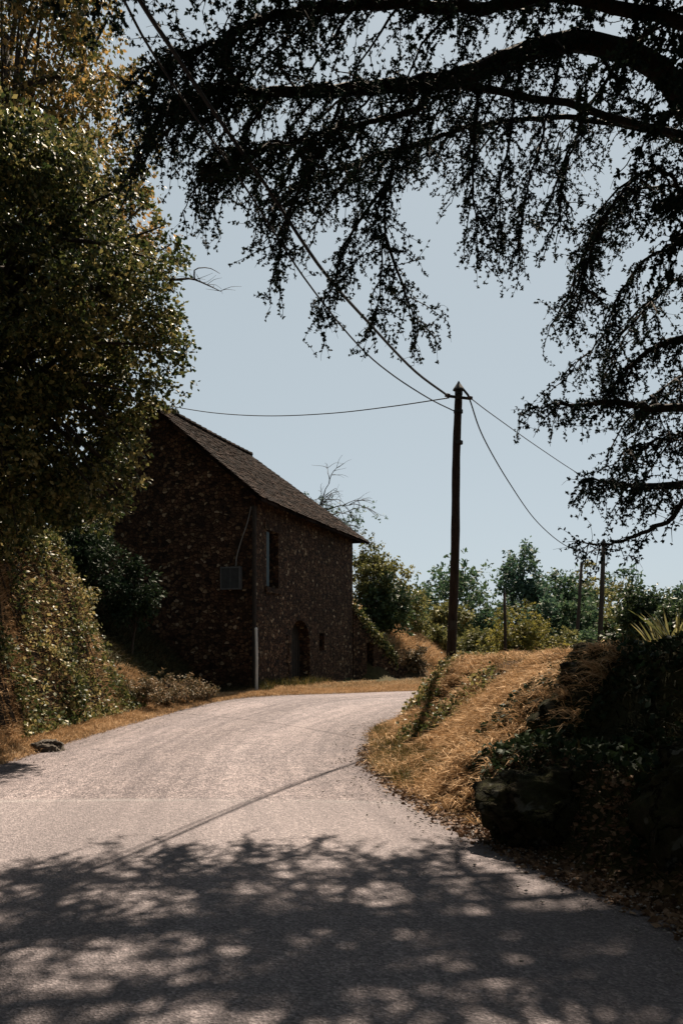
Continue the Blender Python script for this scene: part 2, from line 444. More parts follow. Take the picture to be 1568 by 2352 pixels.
# a straight join: smoother, paler resurfaced stretch on the near side
jw = n.new('ShaderNodeMath'); jw.operation = 'MULTIPLY_ADD'; l.new(mid.outputs[0], jw.inputs[0]); jw.inputs[1].default_value = .05; l.new(sp.outputs['Y'], jw.inputs[2])
far_ = ramp(n, [(0, (0, 0, 0)), (.5, (0, 0, 0)), (.504, (1, 1, 1))])
mr = n.new('ShaderNodeMapRange'); mr.inputs[1].default_value = 3.2; mr.inputs[2].default_value = 13.2; l.new(jw.outputs[0], mr.inputs[0])
l.new(mr.outputs[0], far_.inputs[0])
coarse = mixc(n, l, .8, c1, ramp_out(n, l, mid.outputs[0], [(.32, (.66, .66, .68)), (.62, (1.16, 1.14, 1.12))]), 'MULTIPLY')
near_ = mixc(n, l, .45, c1, (.153, .135, .138))
c2 = mixc(n, l, far_.outputs[0], near_, coarse)
line = ramp(n, [(0, (0, 0, 0)), (.500, (0, 0, 0)), (.503, (.6, .6, .6)), (.511, (.4, .4, .4)), (.518, (0, 0, 0))]); l.new(mr.outputs[0], line.inputs[0])
linef = mixc(n, l, 1.0, line.outputs[0], ramp_out(n, l, big.outputs[0], [(.4, (.25, .25, .25)), (.6, (1, 1, 1))]), 'MULTIPLY')
c3 = mixc(n, l, linef, c2, (.215, .205, .205))
l.new(c3, p.inputs['Base Color']); p.inputs['Roughness'].default_value = .9; p.inputs['Specular IOR Level'].default_value = .15
hh = n.new('ShaderNodeMath'); hh.operation = 'MULTIPLY_ADD'; l.new(fin.outputs[0], hh.inputs[0]); hh.inputs[1].default_value = 1.2; l.new(v1.outputs['Distance'], hh.inputs[2])
bump(n, l, p, hh.outputs[0], .8, .012)
road = link('road', np.c_[RX.ravel(), RY.ravel(), RZ.ravel()], rq[:, ::-1].copy(), m, smooth=True)
kind(road, 'structure')
aln = np.r_[0, np.cumsum(np.hypot(*np.diff((pl + pr) / 2, axis=0).T))]
rb_ = road.data.attributes.new('along', 'FLOAT', 'POINT'); rb_.data.foreach_set('value', np.repeat(aln, K).astype(np.float32))
ra_ = road.data.attributes.new('across', 'FLOAT', 'POINT'); ra_.data.foreach_set('value', np.tile(u, nr).astype(np.float32))

# ------------------------------------------------------------------ barn
M_STONE = stone_mat('red_sandstone_rubble', 1.0)
M_STONE2 = stone_mat('shaded_wall_rubble', .9)
M_DARK = plain_mat('dark_weathered_wood', (.012, .010, .009), (.03, .024, .02), 12, .8)
M_BLUE = plain_mat('faded_blue_paint', (.02, .036, .045), (.04, .062, .072), 10, .6)
M_ZINC = plain_mat('dull_zinc', (.03, .025, .022), (.06, .05, .045), 6, .5, .4)
O = np.array([-2.49, 24.7]); U = np.array([.315, .949]); NRM = np.array([.949, -.315])
def bw(t, nn, z): q = O + U * t + NRM * nn; return (q[0], q[1], z)
EAVE_N, EAVE_Z, RIDGE_N, RIDGE_Z = .36, 5.95, -3.35, 9.05
SL = (RIDGE_Z - EAVE_Z) / (EAVE_N - RIDGE_N)
LEN = 9.27; DEEP = -6.7; WT = EAVE_Z + SL * EAVE_N - .10
barn = thing('stone_barn', 'old red stone barn with steep stone-tiled roof beside the bend', 'barn', (O[0], O[1], .5))
wb = MB()
Z0 = -.4
# facade with three openings: (t0,t1,z0,z1)
ops = [(.92, 1.84, 3.55, 5.22), (2.86, 4.5, .2, 2.66), (5.5, 6.0, 1.68, 2.28)]
tb = sorted({0, LEN, *[q for o_ in ops for q in o_[:2]]}); zb = sorted({Z0, WT, *[q for o_ in ops for q in o_[2:]]})
tb2 = [];
for a, b_ in zip(tb[:-1], tb[1:]): tb2 += list(np.linspace(a, b_, max(2, int((b_ - a) / .6) + 1))[:-1])
tb2.append(LEN)
for i in range(len(tb2) - 1):
    for j in range(len(zb) - 1):
        tm, zm = (tb2[i] + tb2[i + 1]) / 2, (zb[j] + zb[j + 1]) / 2
        if any(a < tm < b_ and c_ < zm < d_ for a, b_, c_, d_ in ops): continue
        wb.add([bw(tb2[i], 0, zb[j]), bw(tb2[i + 1], 0, zb[j]), bw(tb2[i + 1], 0, zb[j + 1]), bw(tb2[i], 0, zb[j + 1])], [(0, 1, 2, 3)])
DP = -.42
def reveal(a, b_, c_, d_, arch=False):
    if not arch:
        ring = [(a, c_), (b_, c_), (b_, d_), (a, d_)]
    else:
        r_ = (b_ - a) / 2; zc = d_ - r_ * .75
        ang = np.linspace(0, math.pi, 15)
        ring = [(a, c_), (b_, c_)] + [((a + b_) / 2 + r_ * math.cos(q), zc + r_ * .75 * math.sin(q)) for q in ang]
        # spandrels
        top_ = [((a + b_) / 2 + r_ * math.cos(q), zc + r_ * .75 * math.sin(q)) for q in ang]
        for q0, q1 in zip(top_[:-1], top_[1:]):
            wb.add([bw(q0[0], 0, q0[1]), bw(q0[0], 0, d_ + .001), bw(q1[0], 0, d_ + .001), bw(q1[0], 0, q1[1])], [(0, 1, 2, 3)])
    for q0, q1 in zip(ring, ring[1:] + ring[:1]):
        wb.add([bw(q0[0], 0, q0[1]), bw(q1[0], 0, q1[1]), bw(q1[0], DP, q1[1]), bw(q0[0], DP, q0[1])], [(0, 1, 2, 3)])
    return ring
reveal(*ops[0]); door_ring = reveal(*ops[1], arch=True); reveal(*ops[2])
# near gable, far end, back
peak = RIDGE_Z - .12
wb.add([bw(0, 0, Z0), bw(0, DEEP, Z0), bw(0, DEEP, WT), bw(0, RIDGE_N, peak), bw(0, 0, WT)], [(0, 1, 2, 3, 4)])
wb.add([bw(LEN, 0, Z0), bw(LEN, DEEP, Z0), bw(LEN, DEEP, WT), bw(LEN, 0, WT)], [(0, 3, 2, 1)])
wb.add([bw(0, DEEP, Z0), bw(LEN, DEEP, Z0), bw(LEN, DEEP, WT), bw(0, DEEP, WT)], [(0, 1, 2, 3)])
# dressed quoins at the near corner and jamb stones round the openings, a little proud
def block(t0, t1, z0, z1, n0=.0, n1=.03):
    wb.box8([bw(t0, n1, z0), bw(t1, n1, z0), bw(t1, n0 - .02, z0), bw(t0, n0 - .02, z0), bw(t0, n1, z1), bw(t1, n1, z1), bw(t1, n0 - .02, z1), bw(t0, n0 - .02, z1)])
zq = .3; k = 0
while zq < WT - .4:
    h_ = random.uniform(.26, .36); ln = .55 if k % 2 else .32
    block(-.028, ln, zq + .01, zq + h_ - .01, 0, .028); zq += h_; k += 1
block(.75, 2.02, 5.225, 5.5, 0, .03); block(.80, 1.96, 3.38, 3.545, 0, .06)
for a, sgn in ((2.86, -1), (4.5, 1)):
    zq = .25; k = 0
    while zq < 2.0:
        h_ = random.uniform(.28, .4); ln = .34 if k % 2 else .22
        block(min(a, a + sgn * ln), max(a, a + sgn * ln), zq + .01, zq + h_ - .01, 0, .025); zq += h_; k += 1
wall = wb.build('wall', M_STONE, barn)
# door leaf, window with one open blue shutter, slit
db = MB(); rr = [(q[0], q[1]) for q in door_ring]
db.add([bw(q[0], DP + .06, q[1]) for q in rr], [tuple(range(len(rr)))])
for q in np.linspace(2.95, 4.41, 8):                 # boards
    db.box8([bw(q - .085, DP + .09, .3), bw(q + .085, DP + .09, .3), bw(q + .085, DP + .065, .3), bw(q - .085, DP + .065, .3),
             bw(q - .085, DP + .09, 2.0), bw(q + .085, DP + .09, 2.0), bw(q + .085, DP + .065, 2.0), bw(q - .085, DP + .065, 2.0)])
door = db.build('door', M_DARK, barn)
hb = MB(); hb.tube([bw(4.3, DP + .1, 1.35), bw(4.3, DP + .15, 1.38), bw(4.3, DP + .15, 1.5), bw(4.3, DP + .1, 1.53)], .012, 6); hb.build('handle', M_ZINC, door)
wn_ = MB(); wn_.add([bw(.92, DP + .03, 3.55), bw(1.84, DP + .03, 3.55), bw(1.84, DP + .03, 5.22), bw(.92, DP + .03, 5.22)], [(0, 1, 2, 3)])
win = wn_.build('window', M_DARK, barn)
fb = MB()
def bar(t0, t1, z0, z1, n0, n1, B):
    B.box8([bw(t0, n1, z0), bw(t1, n1, z0), bw(t1, n0, z0), bw(t0, n0, z0), bw(t0, n1, z1), bw(t1, n1, z1), bw(t1, n0, z1), bw(t0, n0, z1)])
bar(.925, .99, 3.56, 5.21, DP + .035, DP + .1, fb); bar(1.77, 1.835, 3.56, 5.21, DP + .035, DP + .1, fb)
bar(.995, 1.765, 3.56, 3.63, DP + .035, DP + .095, fb); bar(.995, 1.765, 5.14, 5.21, DP + .035, DP + .095, fb); bar(1.35, 1.41, 3.635, 5.135, DP + .035, DP + .09, fb)
fb.build('frame', M_DARK, win)
sb = MB(); bar(.945, 1.20, 3.58, 5.19, -.07, -.035, sb); 
sb.build('shutter', M_BLUE, win)
sv = MB(); sv.add([bw(5.5, DP + .03, 1.68), bw(6.0, DP + .03, 1.68), bw(6.0, DP + .03, 2.28), bw(5.5, DP + .03, 2.28)], [(0, 1, 2, 3)])
sv.build('vent_opening', M_DARK, barn)
dp = MB(); dp.tube([bw(-.09, .06, 5.75), bw(-.09, .06, .55)], .06, 10)
for zq in (1.5, 3.2, 4.9): dp.tube([bw(-.09, .06, zq), bw(-.09, .06, zq + .05)], .075, 10)
dp.build('drain_pipe', M_DARK, barn)
# roof: boarding, then every stone tile as a lifted slab
m, n, l, p, o = new_mat('stone_roof_tiles')
g = n.new('ShaderNodeNewGeometry'); tc = n.new('ShaderNodeTexCoord')
ct = ramp_out(n, l, g.outputs['Random Per Island'], [(0, (.005, .0035, .003)), (.4, (.013, .0085, .007)), (.75, (.022, .014, .011)), (1, (.042, .028, .022))])
nz = noise(n, l, tc.outputs['Object'], 5, 6, .7)
ct2 = mixc(n, l, .8, ct, ramp_out(n, l, nz.outputs[0], [(.3, (.5, .5, .5)), (.65, (1.2, 1.15, 1.1)), (.8, (1.5, 1.4, 1.1))]), 'MULTIPLY')
l.new(ct2, p.inputs['Base Color']); p.inputs['Roughness'].default_value = .85; p.inputs['Specular IOR Level'].default_value = .02
bump(n, l, p, nz.outputs[0], .4, .02)
M_TILE = m
rf = MB()
T0, T1 = -.28, 10.35
def sag(t, f): return -.07 * math.sin(math.pi * np.clip(t / 10, 0, 1)) * (.4 + .6 * f)
def roofp(t, f, side, lift=0):
    nn = EAVE_N + (RIDGE_N - EAVE_N) * f
    if side < 0: nn = 2 * RIDGE_N - nn
    nz_ = 1 / math.hypot(1, SL)
    z = EAVE_Z + (RIDGE_Z - EAVE_Z) * f + sag(t, f) - .10 * math.exp(-f * 9) * 0
    return np.array(bw(t, nn + side * SL * nz_ * lift, z + nz_ * lift))
HIP = 3.35
hipend = lambda f: T1 - HIP * f
for side in (1, -1):
    g_ = 8
    P_ = []
    for j in range(g_ + 1):
        for i in range(g_ + 1):
            f = j / g_; t = T0 + (hipend(f) - T0) * i / g_; P_.append(roofp(t, f, side))
    Q_ = [(j * (g_ + 1) + i, j * (g_ + 1) + i + 1, (j + 1) * (g_ + 1) + i + 1, (j + 1) * (g_ + 1) + i) for j in range(g_) for i in range(g_)]
    rf.add(P_, Q_)
e1, e2, rg = roofp(T1, 0, 1), roofp(T1, 0, -1), roofp(hipend(1), 1, 1)
rf.add([e1, e2, rg], [(0, 1, 2)])
# thickness at eave underside and verge
for side in (1, -1):
    for i in range(12):
        t0 = T0 + (T1 - T0) * i / 12; t1 = T0 + (T1 - T0) * (i + 1) / 12
        a, b_ = roofp(t0, 0, side), roofp(t1, 0, side); dn = np.array([0, 0, -.09])
        rf.add([a, b_, b_ + dn, a + dn], [(0, 1, 2, 3)])
    for j in range(8):
        a, b_ = roofp(T0, j / 8, side), roofp(T0, (j + 1) / 8, side); dn = np.array([0, 0, -.12])
        rf.add([a, b_, b_ + dn, a + dn], [(0, 1, 2, 3)])
rows = 30
for side in (1, -1):
    for r_ in range(rows):
        f0 = r_ / rows - .008; f1 = (r_ + 1.55) / rows
        t = T0 - random.uniform(0, .1)
        end = hipend(max(f0, 0)) + .03
        while t < end - .05:
            wd = random.uniform(.16, .30) if side > 0 else random.uniform(.3, .5)
            t2 = min(t + wd, end)
            ff0 = f0 + random.uniform(-.006, .006); ff1 = min(f1, 1.0)
            la = .035 + random.uniform(0, .016); lb = .008
            th = .022
            tt2 = min(t2, hipend(ff1) + .02) if t2 > hipend(ff1) else t2
            tt1 = min(t, hipend(ff1))
            rf.box8([roofp(t + .006, ff0, side, la - th), roofp(t2 - .006, ff0, side, la - th), roofp(tt2 - .006, ff1, side, lb - th + .005), roofp(tt1 + .006, ff1, side, lb - th + .005),
                     roofp(t + .006, ff0, side, la), roofp(t2 - .006, ff0, side, la + random.uniform(-.006, .006)), roofp(tt2 - .006, ff1, side, lb + .005), roofp(tt1 + .006, ff1, side, lb + .005)])
            t = t2
roof = rf.build('roof', M_TILE, barn)
rc = MB(); t = T0
while t < hipend(1) + .1:
    rc.tube([roofp(t, 1, 1, .03), roofp(min(t + .4, hipend(1) + .15), 1, 1, .045)], [.085, .10], 8); t += .37
rc.build('ridge_cap', M_TILE, roof)
for i in range(22):                                    # rafter tails under the eave
    t = .1 + i * .465
    rb = MB(); a, b_ = roofp(t, .01, 1, -.03), roofp(t, .16, 1, -.03); dt = U * .035
    q = []
    for zz in (-.10, 0):
        for pt, sg in ((a, -1), (a, 1), (b_, 1), (b_, -1)):
            q.append((pt[0] + sg * dt[0], pt[1] + sg * dt[1], pt[2] + zz))
    rb.box8(q); rb.build('rafter', M_DARK, roof)

# low wall running on from the barn, its top falling to the verge
A_, B_ = np.array([.46, 33.55]), np.array([2.85, 36.0])
lw = thing('retaining_wall', 'low red stone wall with sloping top running on from the barn', 'wall', (A_[0], A_[1], .5))
wbm = MB(); wd = unit(np.r_[B_ - A_, 0])[:2]; wn2 = np.array([wd[1], -wd[0]])
NS = 18; tops = []
for i in range(NS + 1):
    f = i / NS; q = A_ + (B_ - A_) * f
    zt = 3.4 + (.7 - 3.4) * f ** .9 + random.uniform(-.07, .07); tops.append((q, zt))
hole = (4, 6, 2.0)
for i in range(NS):
    (q0, z0), (q1, z1) = tops[i], tops[i + 1]
    zb0 = -.2
    if hole[0] <= i < hole[1]:
        wbm.add([(*q0, hole[2]), (*q1, hole[2]), (*q1, z1), (*q0, z0)], [(0, 1, 2, 3)])
        for (a, b_) in (((*q0, hole[2]), (*q1, hole[2])),):
            r0 = q0 - wn2 * .35; r1 = q1 - wn2 * .35
            wbm.add([a, b_, (*r1, hole[2]), (*r0, hole[2])], [(0, 1, 2, 3)])
    else:
        wbm.add([(*q0, zb0), (*q1, zb0), (*q1, z1), (*q0, z0)], [(0, 1, 2, 3)])
    bk0, bk1 = q0 - wn2 * .5, q1 - wn2 * .5
    wbm.add([(*q0, z0), (*q1, z1), (*bk1, z1), (*bk0, z0)], [(0, 1, 2, 3)])
    wbm.add([(*bk0, zb0), (*bk0, z0), (*bk1, z1), (*bk1, zb0)], [(0, 1, 2, 3)])
    if i in (hole[0], hole[1]):
        s0 = q0 - wn2 * .35; wbm.add([(*q0, zb0), (*s0, zb0), (*s0, hole[2]), (*q0, hole[2])], [(0, 1, 2, 3)])
(qe, ze) = tops[-1]; be = qe - wn2 * .5
wbm.add([(*qe, -.2), (*be, -.2), (*be, ze), (*qe, ze)], [(0, 1, 2, 3)])
wbm.build('masonry', M_STONE, lw)
ob = MB(); q0 = A_ + (B_ - A_) * 4 / NS - wn2 * .35; q1 = A_ + (B_ - A_) * 6 / NS - wn2 * .35
ob.add([(*q0, -.2), (*q1, -.2), (*q1, 2.05), (*q0, 2.05)], [(0, 1, 2, 3)]); ob.build('door', M_DARK, lw)

# grey framed board on the gable, with its cable
def gw(s, outw, z):                                   # s along the gable to the left, outw toward the viewer
    q = O - NRM * s - U * outw; return (q[0], q[1], z)
M_GREY = plain_mat('grey_metal', (.02, .022, .024), (.035, .038, .04), 7, .5, .2)
M_GREY2 = plain_mat('pale_frame', (.05, .053, .056), (.075, .08, .083), 7, .5, .1)
bd = thing('meter_box', 'grey framed metal box fixed high on the shaded gable wall', 'meter box', gw(.63, .01, 3.4))
bb = MB()
def gbox(B, s0, s1, z0, z1, o0, o1):
    B.box8([gw(s1, o1, z0), gw(s0, o1, z0), gw(s0, o0, z0), gw(s1, o0, z0), gw(s1, o1, z1), gw(s0, o1, z1), gw(s0, o0, z1), gw(s1, o0, z1)])
gbox(bb, .37, .93, 3.44, 4.02, .01, .16); bb.build('case', M_GREY, bd)
b2 = MB(); gbox(b2, .345, .375, 3.41, 4.06, .012, .185); gbox(b2, .925, .955, 3.41, 4.06, .012, .185); gbox(b2, .377, .923, 3.41, 3.447, .012, .182); gbox(b2, .377, .923, 4.014, 4.055, .012, .182); gbox(b2, .64, .655, 3.45, 4.01, .155, .17)
b2.build('frame', M_GREY2, bd)
M_CABLE = plain_mat('black_cable', (.012, .012, .014), (.03, .03, .034), 5, .5)
M_CABG = plain_mat('grey_conduit', (.10, .095, .09), (.16, .155, .15), 5, .6)
cb_ = MB(); cb_.tube(smooth_path([gw(.05, .05, 5.75), gw(.17, .05, 5.3), gw(.36, .05, 4.8), gw(.50, .05, 4.35), gw(.52, .06, 4.08)], 20), .018, 6)
tag(cb_.build('service_cable', M_CABG), 'pale cable curving down the gable wall to the grey metal box', 'cable')

# ------------------------------------------------------------------ pale stake by the barn corner
def stake():
    x, y = at(589, 1560, 24.0)[:2]; z = gz(x, y)
    t = thing('marker_post', 'slim white post standing at the corner of the stone barn', 'post', (x, y, z))
    M_W = plain_mat('weathered_white_paint', (.30, .30, .29), (.42, .42, .40), 9, .6)
    b_ = MB(); b_.tube([(x, y, z - .2), (x + .005, y, z + .9), (x - .01, y, z + 1.72)], [.042, .040, .038], 10); b_.build('shaft', M_W, t)
    c_ = MB(); c_.tube([(x - .01, y, z + 1.71), (x - .01, y, z + 1.75), (x - .01, y, z + 1.79)], [.044, .044, .02], 10); c_.build('cap', M_W, t)
stake()

# ------------------------------------------------------------------ utility poles and cables
M_POLE = bark_mat('tarred_pole_wood', (.012, .009, .008), (.04, .028, .022), 30)
M_POLE2 = bark_mat('weathered_pole_wood', (.022, .018, .015), (.05, .04, .032), 30)
M_STEEL = plain_mat('galvanised_steel', (.02, .02, .02), (.04, .038, .036), 6, .6, .3)
M_PORC = plain_mat('brown_porcelain', (.025, .018, .015), (.05, .04, .035), 5, .25)
PD = 16.5
pt_top = at(1053, 905, PD); pt_base = at(1036, 1515, PD)
def near_pole():
    x, y, _ = pt_base; z = gz(x, y)
    t = thing('utility_pole', 'tall tarred wooden pole with pointed cap standing on the dry bank', 'utility pole', (x, y, z), 'wooden poles carrying cables')
    P = smooth_path([(x - .01, y, z - .4), pt_base + [0, 0, .1], (pt_base * .6 + pt_top * .4) + [.015, 0, 0], (pt_base * .25 + pt_top * .75) + [-.012, 0, 0], pt_top], 26)
    rad = np.linspace(.098, .070, 26) * (1 + .05 * np.sin(np.arange(26) * 1.9) * rng.uniform(.3, 1, 26))
    b_ = MB(); b_.tube(P, rad, 12); b_.build('shaft', M_POLE, t, smooth=True)
    tx, ty, tz = pt_top
    c_ = MB(); c_.tube([(tx, ty, tz - .01), (tx, ty, tz + .08)], .075, 12); c_.tube([(tx, ty, tz + .075), (tx, ty, tz + .10), (tx, ty, tz + .2), (tx, ty, tz + .25)], [.115, .105, .035, .008], 12); c_.build('cap', M_STEEL, t)
    g_ = MB(); g_.box8([(tx - .23, ty - .13, tz - .09), (tx + .20, ty - .13, tz - .14), (tx + .20, ty - .09, tz - .14), (tx - .23, ty - .09, tz - .09), (tx - .23, ty - .13, tz - .045), (tx + .20, ty - .13, tz - .095), (tx + .20, ty - .09, tz - .095), (tx - .23, ty - .09, tz - .045)])
    g_.tube([(tx + .07, ty - .11, tz + .06), (tx + .16, ty - .11, tz - .05), (tx + .19, ty - .11, tz - .12)], .022, 6)
    g_.build('bracket', M_STEEL, t)
    for dx, dz in ((-.225, -.055), (.195, -.105)):
        i_ = MB(); i_.tube([(tx + dx - .05, ty - .11, tz + dz), (tx + dx + .0, ty - .11, tz + dz), (tx + dx + .05, ty - .11, tz + dz)], [.03, .042, .03], 8); i_.build('insulator', M_PORC, t)
    for dz in (-.36, -.95):
        r_ = MB(); r_.tube([(tx - .008, ty, tz + dz), (tx - .008, ty, tz + dz + .06)], .088, 12); r_.build('band', M_STEEL, t)
    r_ = MB(); pp = pt_base * .87 + pt_top * .13; r_.box8([(pp[0] - .05, pp[1] - .12, pp[2] - .1), (pp[0] + .05, pp[1] - .12, pp[2] - .1), (pp[0] + .05, pp[1] - .088, pp[2] - .1), (pp[0] - .05, pp[1] - .088, pp[2] - .1), (pp[0] - .05, pp[1] - .12, pp[2] + .08), (pp[0] + .05, pp[1] - .12, pp[2] + .08), (pp[0] + .05, pp[1] - .088, pp[2] + .08), (pp[0] - .05, pp[1] - .088, pp[2] + .08)])
    r_.build('plate', M_STEEL, t)
near_pole()
def far_pole(bx, by, tx_, ty_, D, r0, r1, label, arm=True, mat=None):
    a = at(bx, by, D); b_ = at(tx_, ty_, D); z = gz(a[0], a[1])
    t = thing('utility_pole', label, 'utility pole', (a[0], a[1], z), 'wooden poles carrying cables')
    m_ = MB(); m_.tube([(a[0], a[1], min(z, a[2]) - .3), tuple(a), tuple((a + b_) / 2 + [.01, 0, 0]), tuple(b_)], [r0, r0, (r0 + r1) / 2, r1], 8); m_.build('shaft', mat or M_POLE2, t, smooth=True)
    c_ = MB(); c_.tube([tuple(b_ + [0, 0, .001]), tuple(b_ + [0, 0, .12])], [r1 * 1.15, r1 * .3], 8); c_.build('cap', M_STEEL, t)
    if arm:
        g_ = MB(); g_.tube([tuple(b_ + [-.3, 0, -.3]), tuple(b_ + [.3, 0, -.3])], .03, 6); g_.build('bracket', M_STEEL, t)
    return b_
f1 = far_pole(1376, 1495, 1386, 1245, 33, .105, .08, 'grey-brown wooden pole under the cedar tip, taller of two beyond the bank')
f2 = far_pole(1322, 1495, 1335, 1297, 41, .09, .07, 'short bare wooden pole left of the taller one, beyond the bank')
f3 = far_pole(1160, 1525, 1158, 1362, 29, .06, .045, 'thin dark pole standing in front of the yellow-green bush', False, M_POLE)

def cable(name, pts, r, label, n=48):
    b_ = MB(); b_.tube(smooth_path(pts, n), r, 5); return tag(b_.build(name, M_CABLE, smooth=True), label, 'cable', 'overhead cables')
tp = pt_top
aw = [tuple(tp + [-.23, -.12, -.06]), at(950, 850, 14.3), at(850, 745, 12.2), at(740, 620, 10.3), at(610, 425, 8.9), at(500, 270, 8.05), at(400, 120, 7.25), at(318, -5, 6.65)]
d_ = aw[-1] - aw[-2]; aw += [aw[-1] + d_ * 2.2 + [0, 0, .1], aw[-1] + d_ * 6 + [0, 0, .9]]
cable('overhead_cable', aw, .021, 'thick overhead cable rising from the near pole to upper left')
aw2 = [tuple(tp + [-.1, -.05, -.33]), at(985, 915, 15.0), at(900, 860, 13.3), at(820, 790, 11.8), at(700, 640, 10.0), at(560, 425, 8.6), at(450, 270, 7.8), at(350, 120, 7.05), at(285, 0, 6.5)]
d_ = aw2[-1] - aw2[-2]; aw2 += [aw2[-1] + d_ * 2.2 + [0, 0, .1], aw2[-1] + d_ * 6 + [0, 0, .9]]
cable('overhead_cable', aw2, .011, 'thinner overhead cable hanging below the thick one, left of the pole')
cable('overhead_cable', [tuple(tp + [-.2, -.1, -.10]), at(900, 933, 18.5), at(760, 949, 20.5), at(620, 955, 22.5), at(500, 949, 23.8), at(400, 934, 25), at(325, 918, 26)], .012, 'slack cable from the near pole to the barn ridge')
cable('overhead_cable', [tuple(tp + [.19, -.1, -.12]), at(1110, 1005, 18.5), at(1170, 1110, 22), at(1230, 1195, 26.5), at(1290, 1248, 29.5), at(1340, 1268, 31.5), tuple(f1 + [-.1, 0, -.25])], .014, 'sagging cable from the near pole down to the tall far pole')
cable('overhead_cable', [tuple(tp + [.19, -.1, -.09]), at(1130, 952, 18.5), at(1240, 1030, 22), at(1345, 1098, 24.5), at(1470, 1165, 28), at(1640, 1235, 32)], .010, 'faint cable from the near pole running behind the cedar to the right')

# ------------------------------------------------------------------ trees: broadleaf builder
M_BARK = bark_mat('oak_bark', (.018, .014, .011), (.06, .048, .038))
M_TWIG = bark_mat('grey_twigs', (.03, .025, .022), (.07, .058, .05), 25)
def clump_leaves(cent, rad, n_per, L, droop=.3, flat=.8):
    cent = np.asarray(cent); N = len(cent); rad = np.broadcast_to(rad, N)
    n_i = np.maximum(4, (n_per * (rad / rad.mean()) ** 2).astype(int))
    ci = np.repeat(np.arange(N), n_i); M_ = len(ci)
    # leaves sit in small sprigs, a handful round each twig end
    sp_ = np.arange(M_) // 6; ns = sp_.max() + 1; first = np.minimum(np.arange(ns) * 6, M_ - 1)
    so_ = unit(rng.normal(size=(ns, 3))) * (rng.random(ns) ** .5)[:, None] * rad[ci[first]][:, None]
    so_[:, 2] *= flat
    loc_ = unit(rng.normal(size=(M_, 3)))
    ci = ci[first][sp_]
    c = cent[ci] + so_[sp_] + loc_ * (L * rng.uniform(.3, 1.25, M_))[:, None]
    d = unit(so_)[sp_] * .5 + loc_ * .8 + rng.normal(size=(M_, 3)) * .3; d[:, 2] -= droop
    return c, d, L * rng.uniform(.5, 1.45, M_)

def crown_points(center, rad, n, inner=.45):
    d = unit(rng.normal(size=(n, 3))); r = inner + (1 - inner) * rng.random(n) ** .6
    # lobed outline
    lob = 1 + .16 * np.sin(3 * np.arctan2(d[:, 1], d[:, 0]) + rng.uniform(0, 6)) + .14 * np.sin(5 * d[:, 2] + rng.uniform(0, 6)) + rng.normal(size=n) * .07
    return np.asarray(center) + d * (r * lob)[:, None] * np.asarray(rad)

def limbs(B, base_, top_, cents, r0, k=14, seg=7):
    """trunk with limbs reaching into the clumps"""
    base_, top_ = np.asarray(base_, float), np.asarray(top_, float)
    mid = (base_ + top_) / 2 + rng.normal(size=3) * .06 * np.linalg.norm(top_ - base_)
    P = smooth_path([base_ - [0, 0, .3], base_ + (mid - base_) * .5, mid, top_], 14)
    B.tube(P, np.linspace(r0, r0 * .35, 14), 8)
    for c in cents[:k] if len(cents) > k else cents:
        a = P[int(rng.integers(4, 13))]
        m_ = (a + c) / 2 + [0, 0, .12 * np.linalg.norm(c - a)] + rng.normal(size=3) * .05
        B.tube(smooth_path([a, m_, c], seg), np.linspace(r0 * .32, r0 * .05, seg), 5, False)
    return P

def tree(name, label, cat, x, y, ch, rad, n_cl, clr, n_per, L, mat, r0=.12, group=None, zc=None, extra=None, inner=.45, bark=None, k=14, flat=.8):
    z = gz(x, y); zc = z + ch if zc is None else zc
    t = thing(name, label, cat, (x, y, z), group)
    ce = crown_points((x, y, zc), rad, n_cl, inner)
    ce[:, 2] = np.maximum(ce[:, 2], z + .25)
    if extra is not None: ce = np.vstack([ce, extra])
    B = MB(); limbs(B, (x, y, z), (x + rng.normal() * .1, y, zc + rad[2] * .5), ce[rng.permutation(len(ce))], r0, k)
    B.build('trunk', bark or M_BARK, t, smooth=True)
    c, d, l_ = clump_leaves(ce, rng.uniform(.7, 1.25, len(ce)) * clr, n_per, L, flat=flat)
    leaf_object('crown', c, d, l_, l_ * .55, mat, t)
    return t

M_OAK = leaf_mat('oak_leaf', [(.010, .017, .006), (.034, .044, .012), (.090, .084, .022), (.28, .20, .07)], .5, .33, .2, .35)
M_GOLD = leaf_mat('golden_leaf', [(.013, .019, .006), (.05, .050, .013), (.17, .11, .030), (.44, .23, .07)], .55, .38, .25, .3)
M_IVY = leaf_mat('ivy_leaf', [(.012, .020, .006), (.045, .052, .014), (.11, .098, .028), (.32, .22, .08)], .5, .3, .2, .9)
M_FARG = leaf_mat('deep_green_leaf', [(.020, .038, .020), (.045, .072, .032), (.090, .110, .044)], .6, .38, .15, .3)
M_FARB = leaf_mat('bluish_green_leaf', [(.020, .040, .026), (.045, .074, .042), (.088, .115, .056)], .6, .38, .15, .3)
M_OLIV = leaf_mat('olive_leaf', [(.040, .042, .013), (.105, .095, .028), (.21, .165, .052)], .6, .38, .15, .4)
M_YEL = leaf_mat('yellow_green_leaf', [(.05, .05, .012), (.13, .105, .022), (.22, .16, .035)], .6, .38, .15, .5)
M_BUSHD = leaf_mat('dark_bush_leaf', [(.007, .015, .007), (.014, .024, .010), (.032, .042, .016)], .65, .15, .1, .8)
M_BUSHM = leaf_mat('green_bush_leaf', [(.012, .024, .010), (.034, .052, .020), (.075, .090, .030)], .5, .3, .2, .8)
M_STRAWLEAF = leaf_mat('dry_bramble_foliage', [(.035, .035, .018), (.085, .070, .038), (.17, .115, .062), (.22, .15, .09)], .7, .2, .2, 1.0)

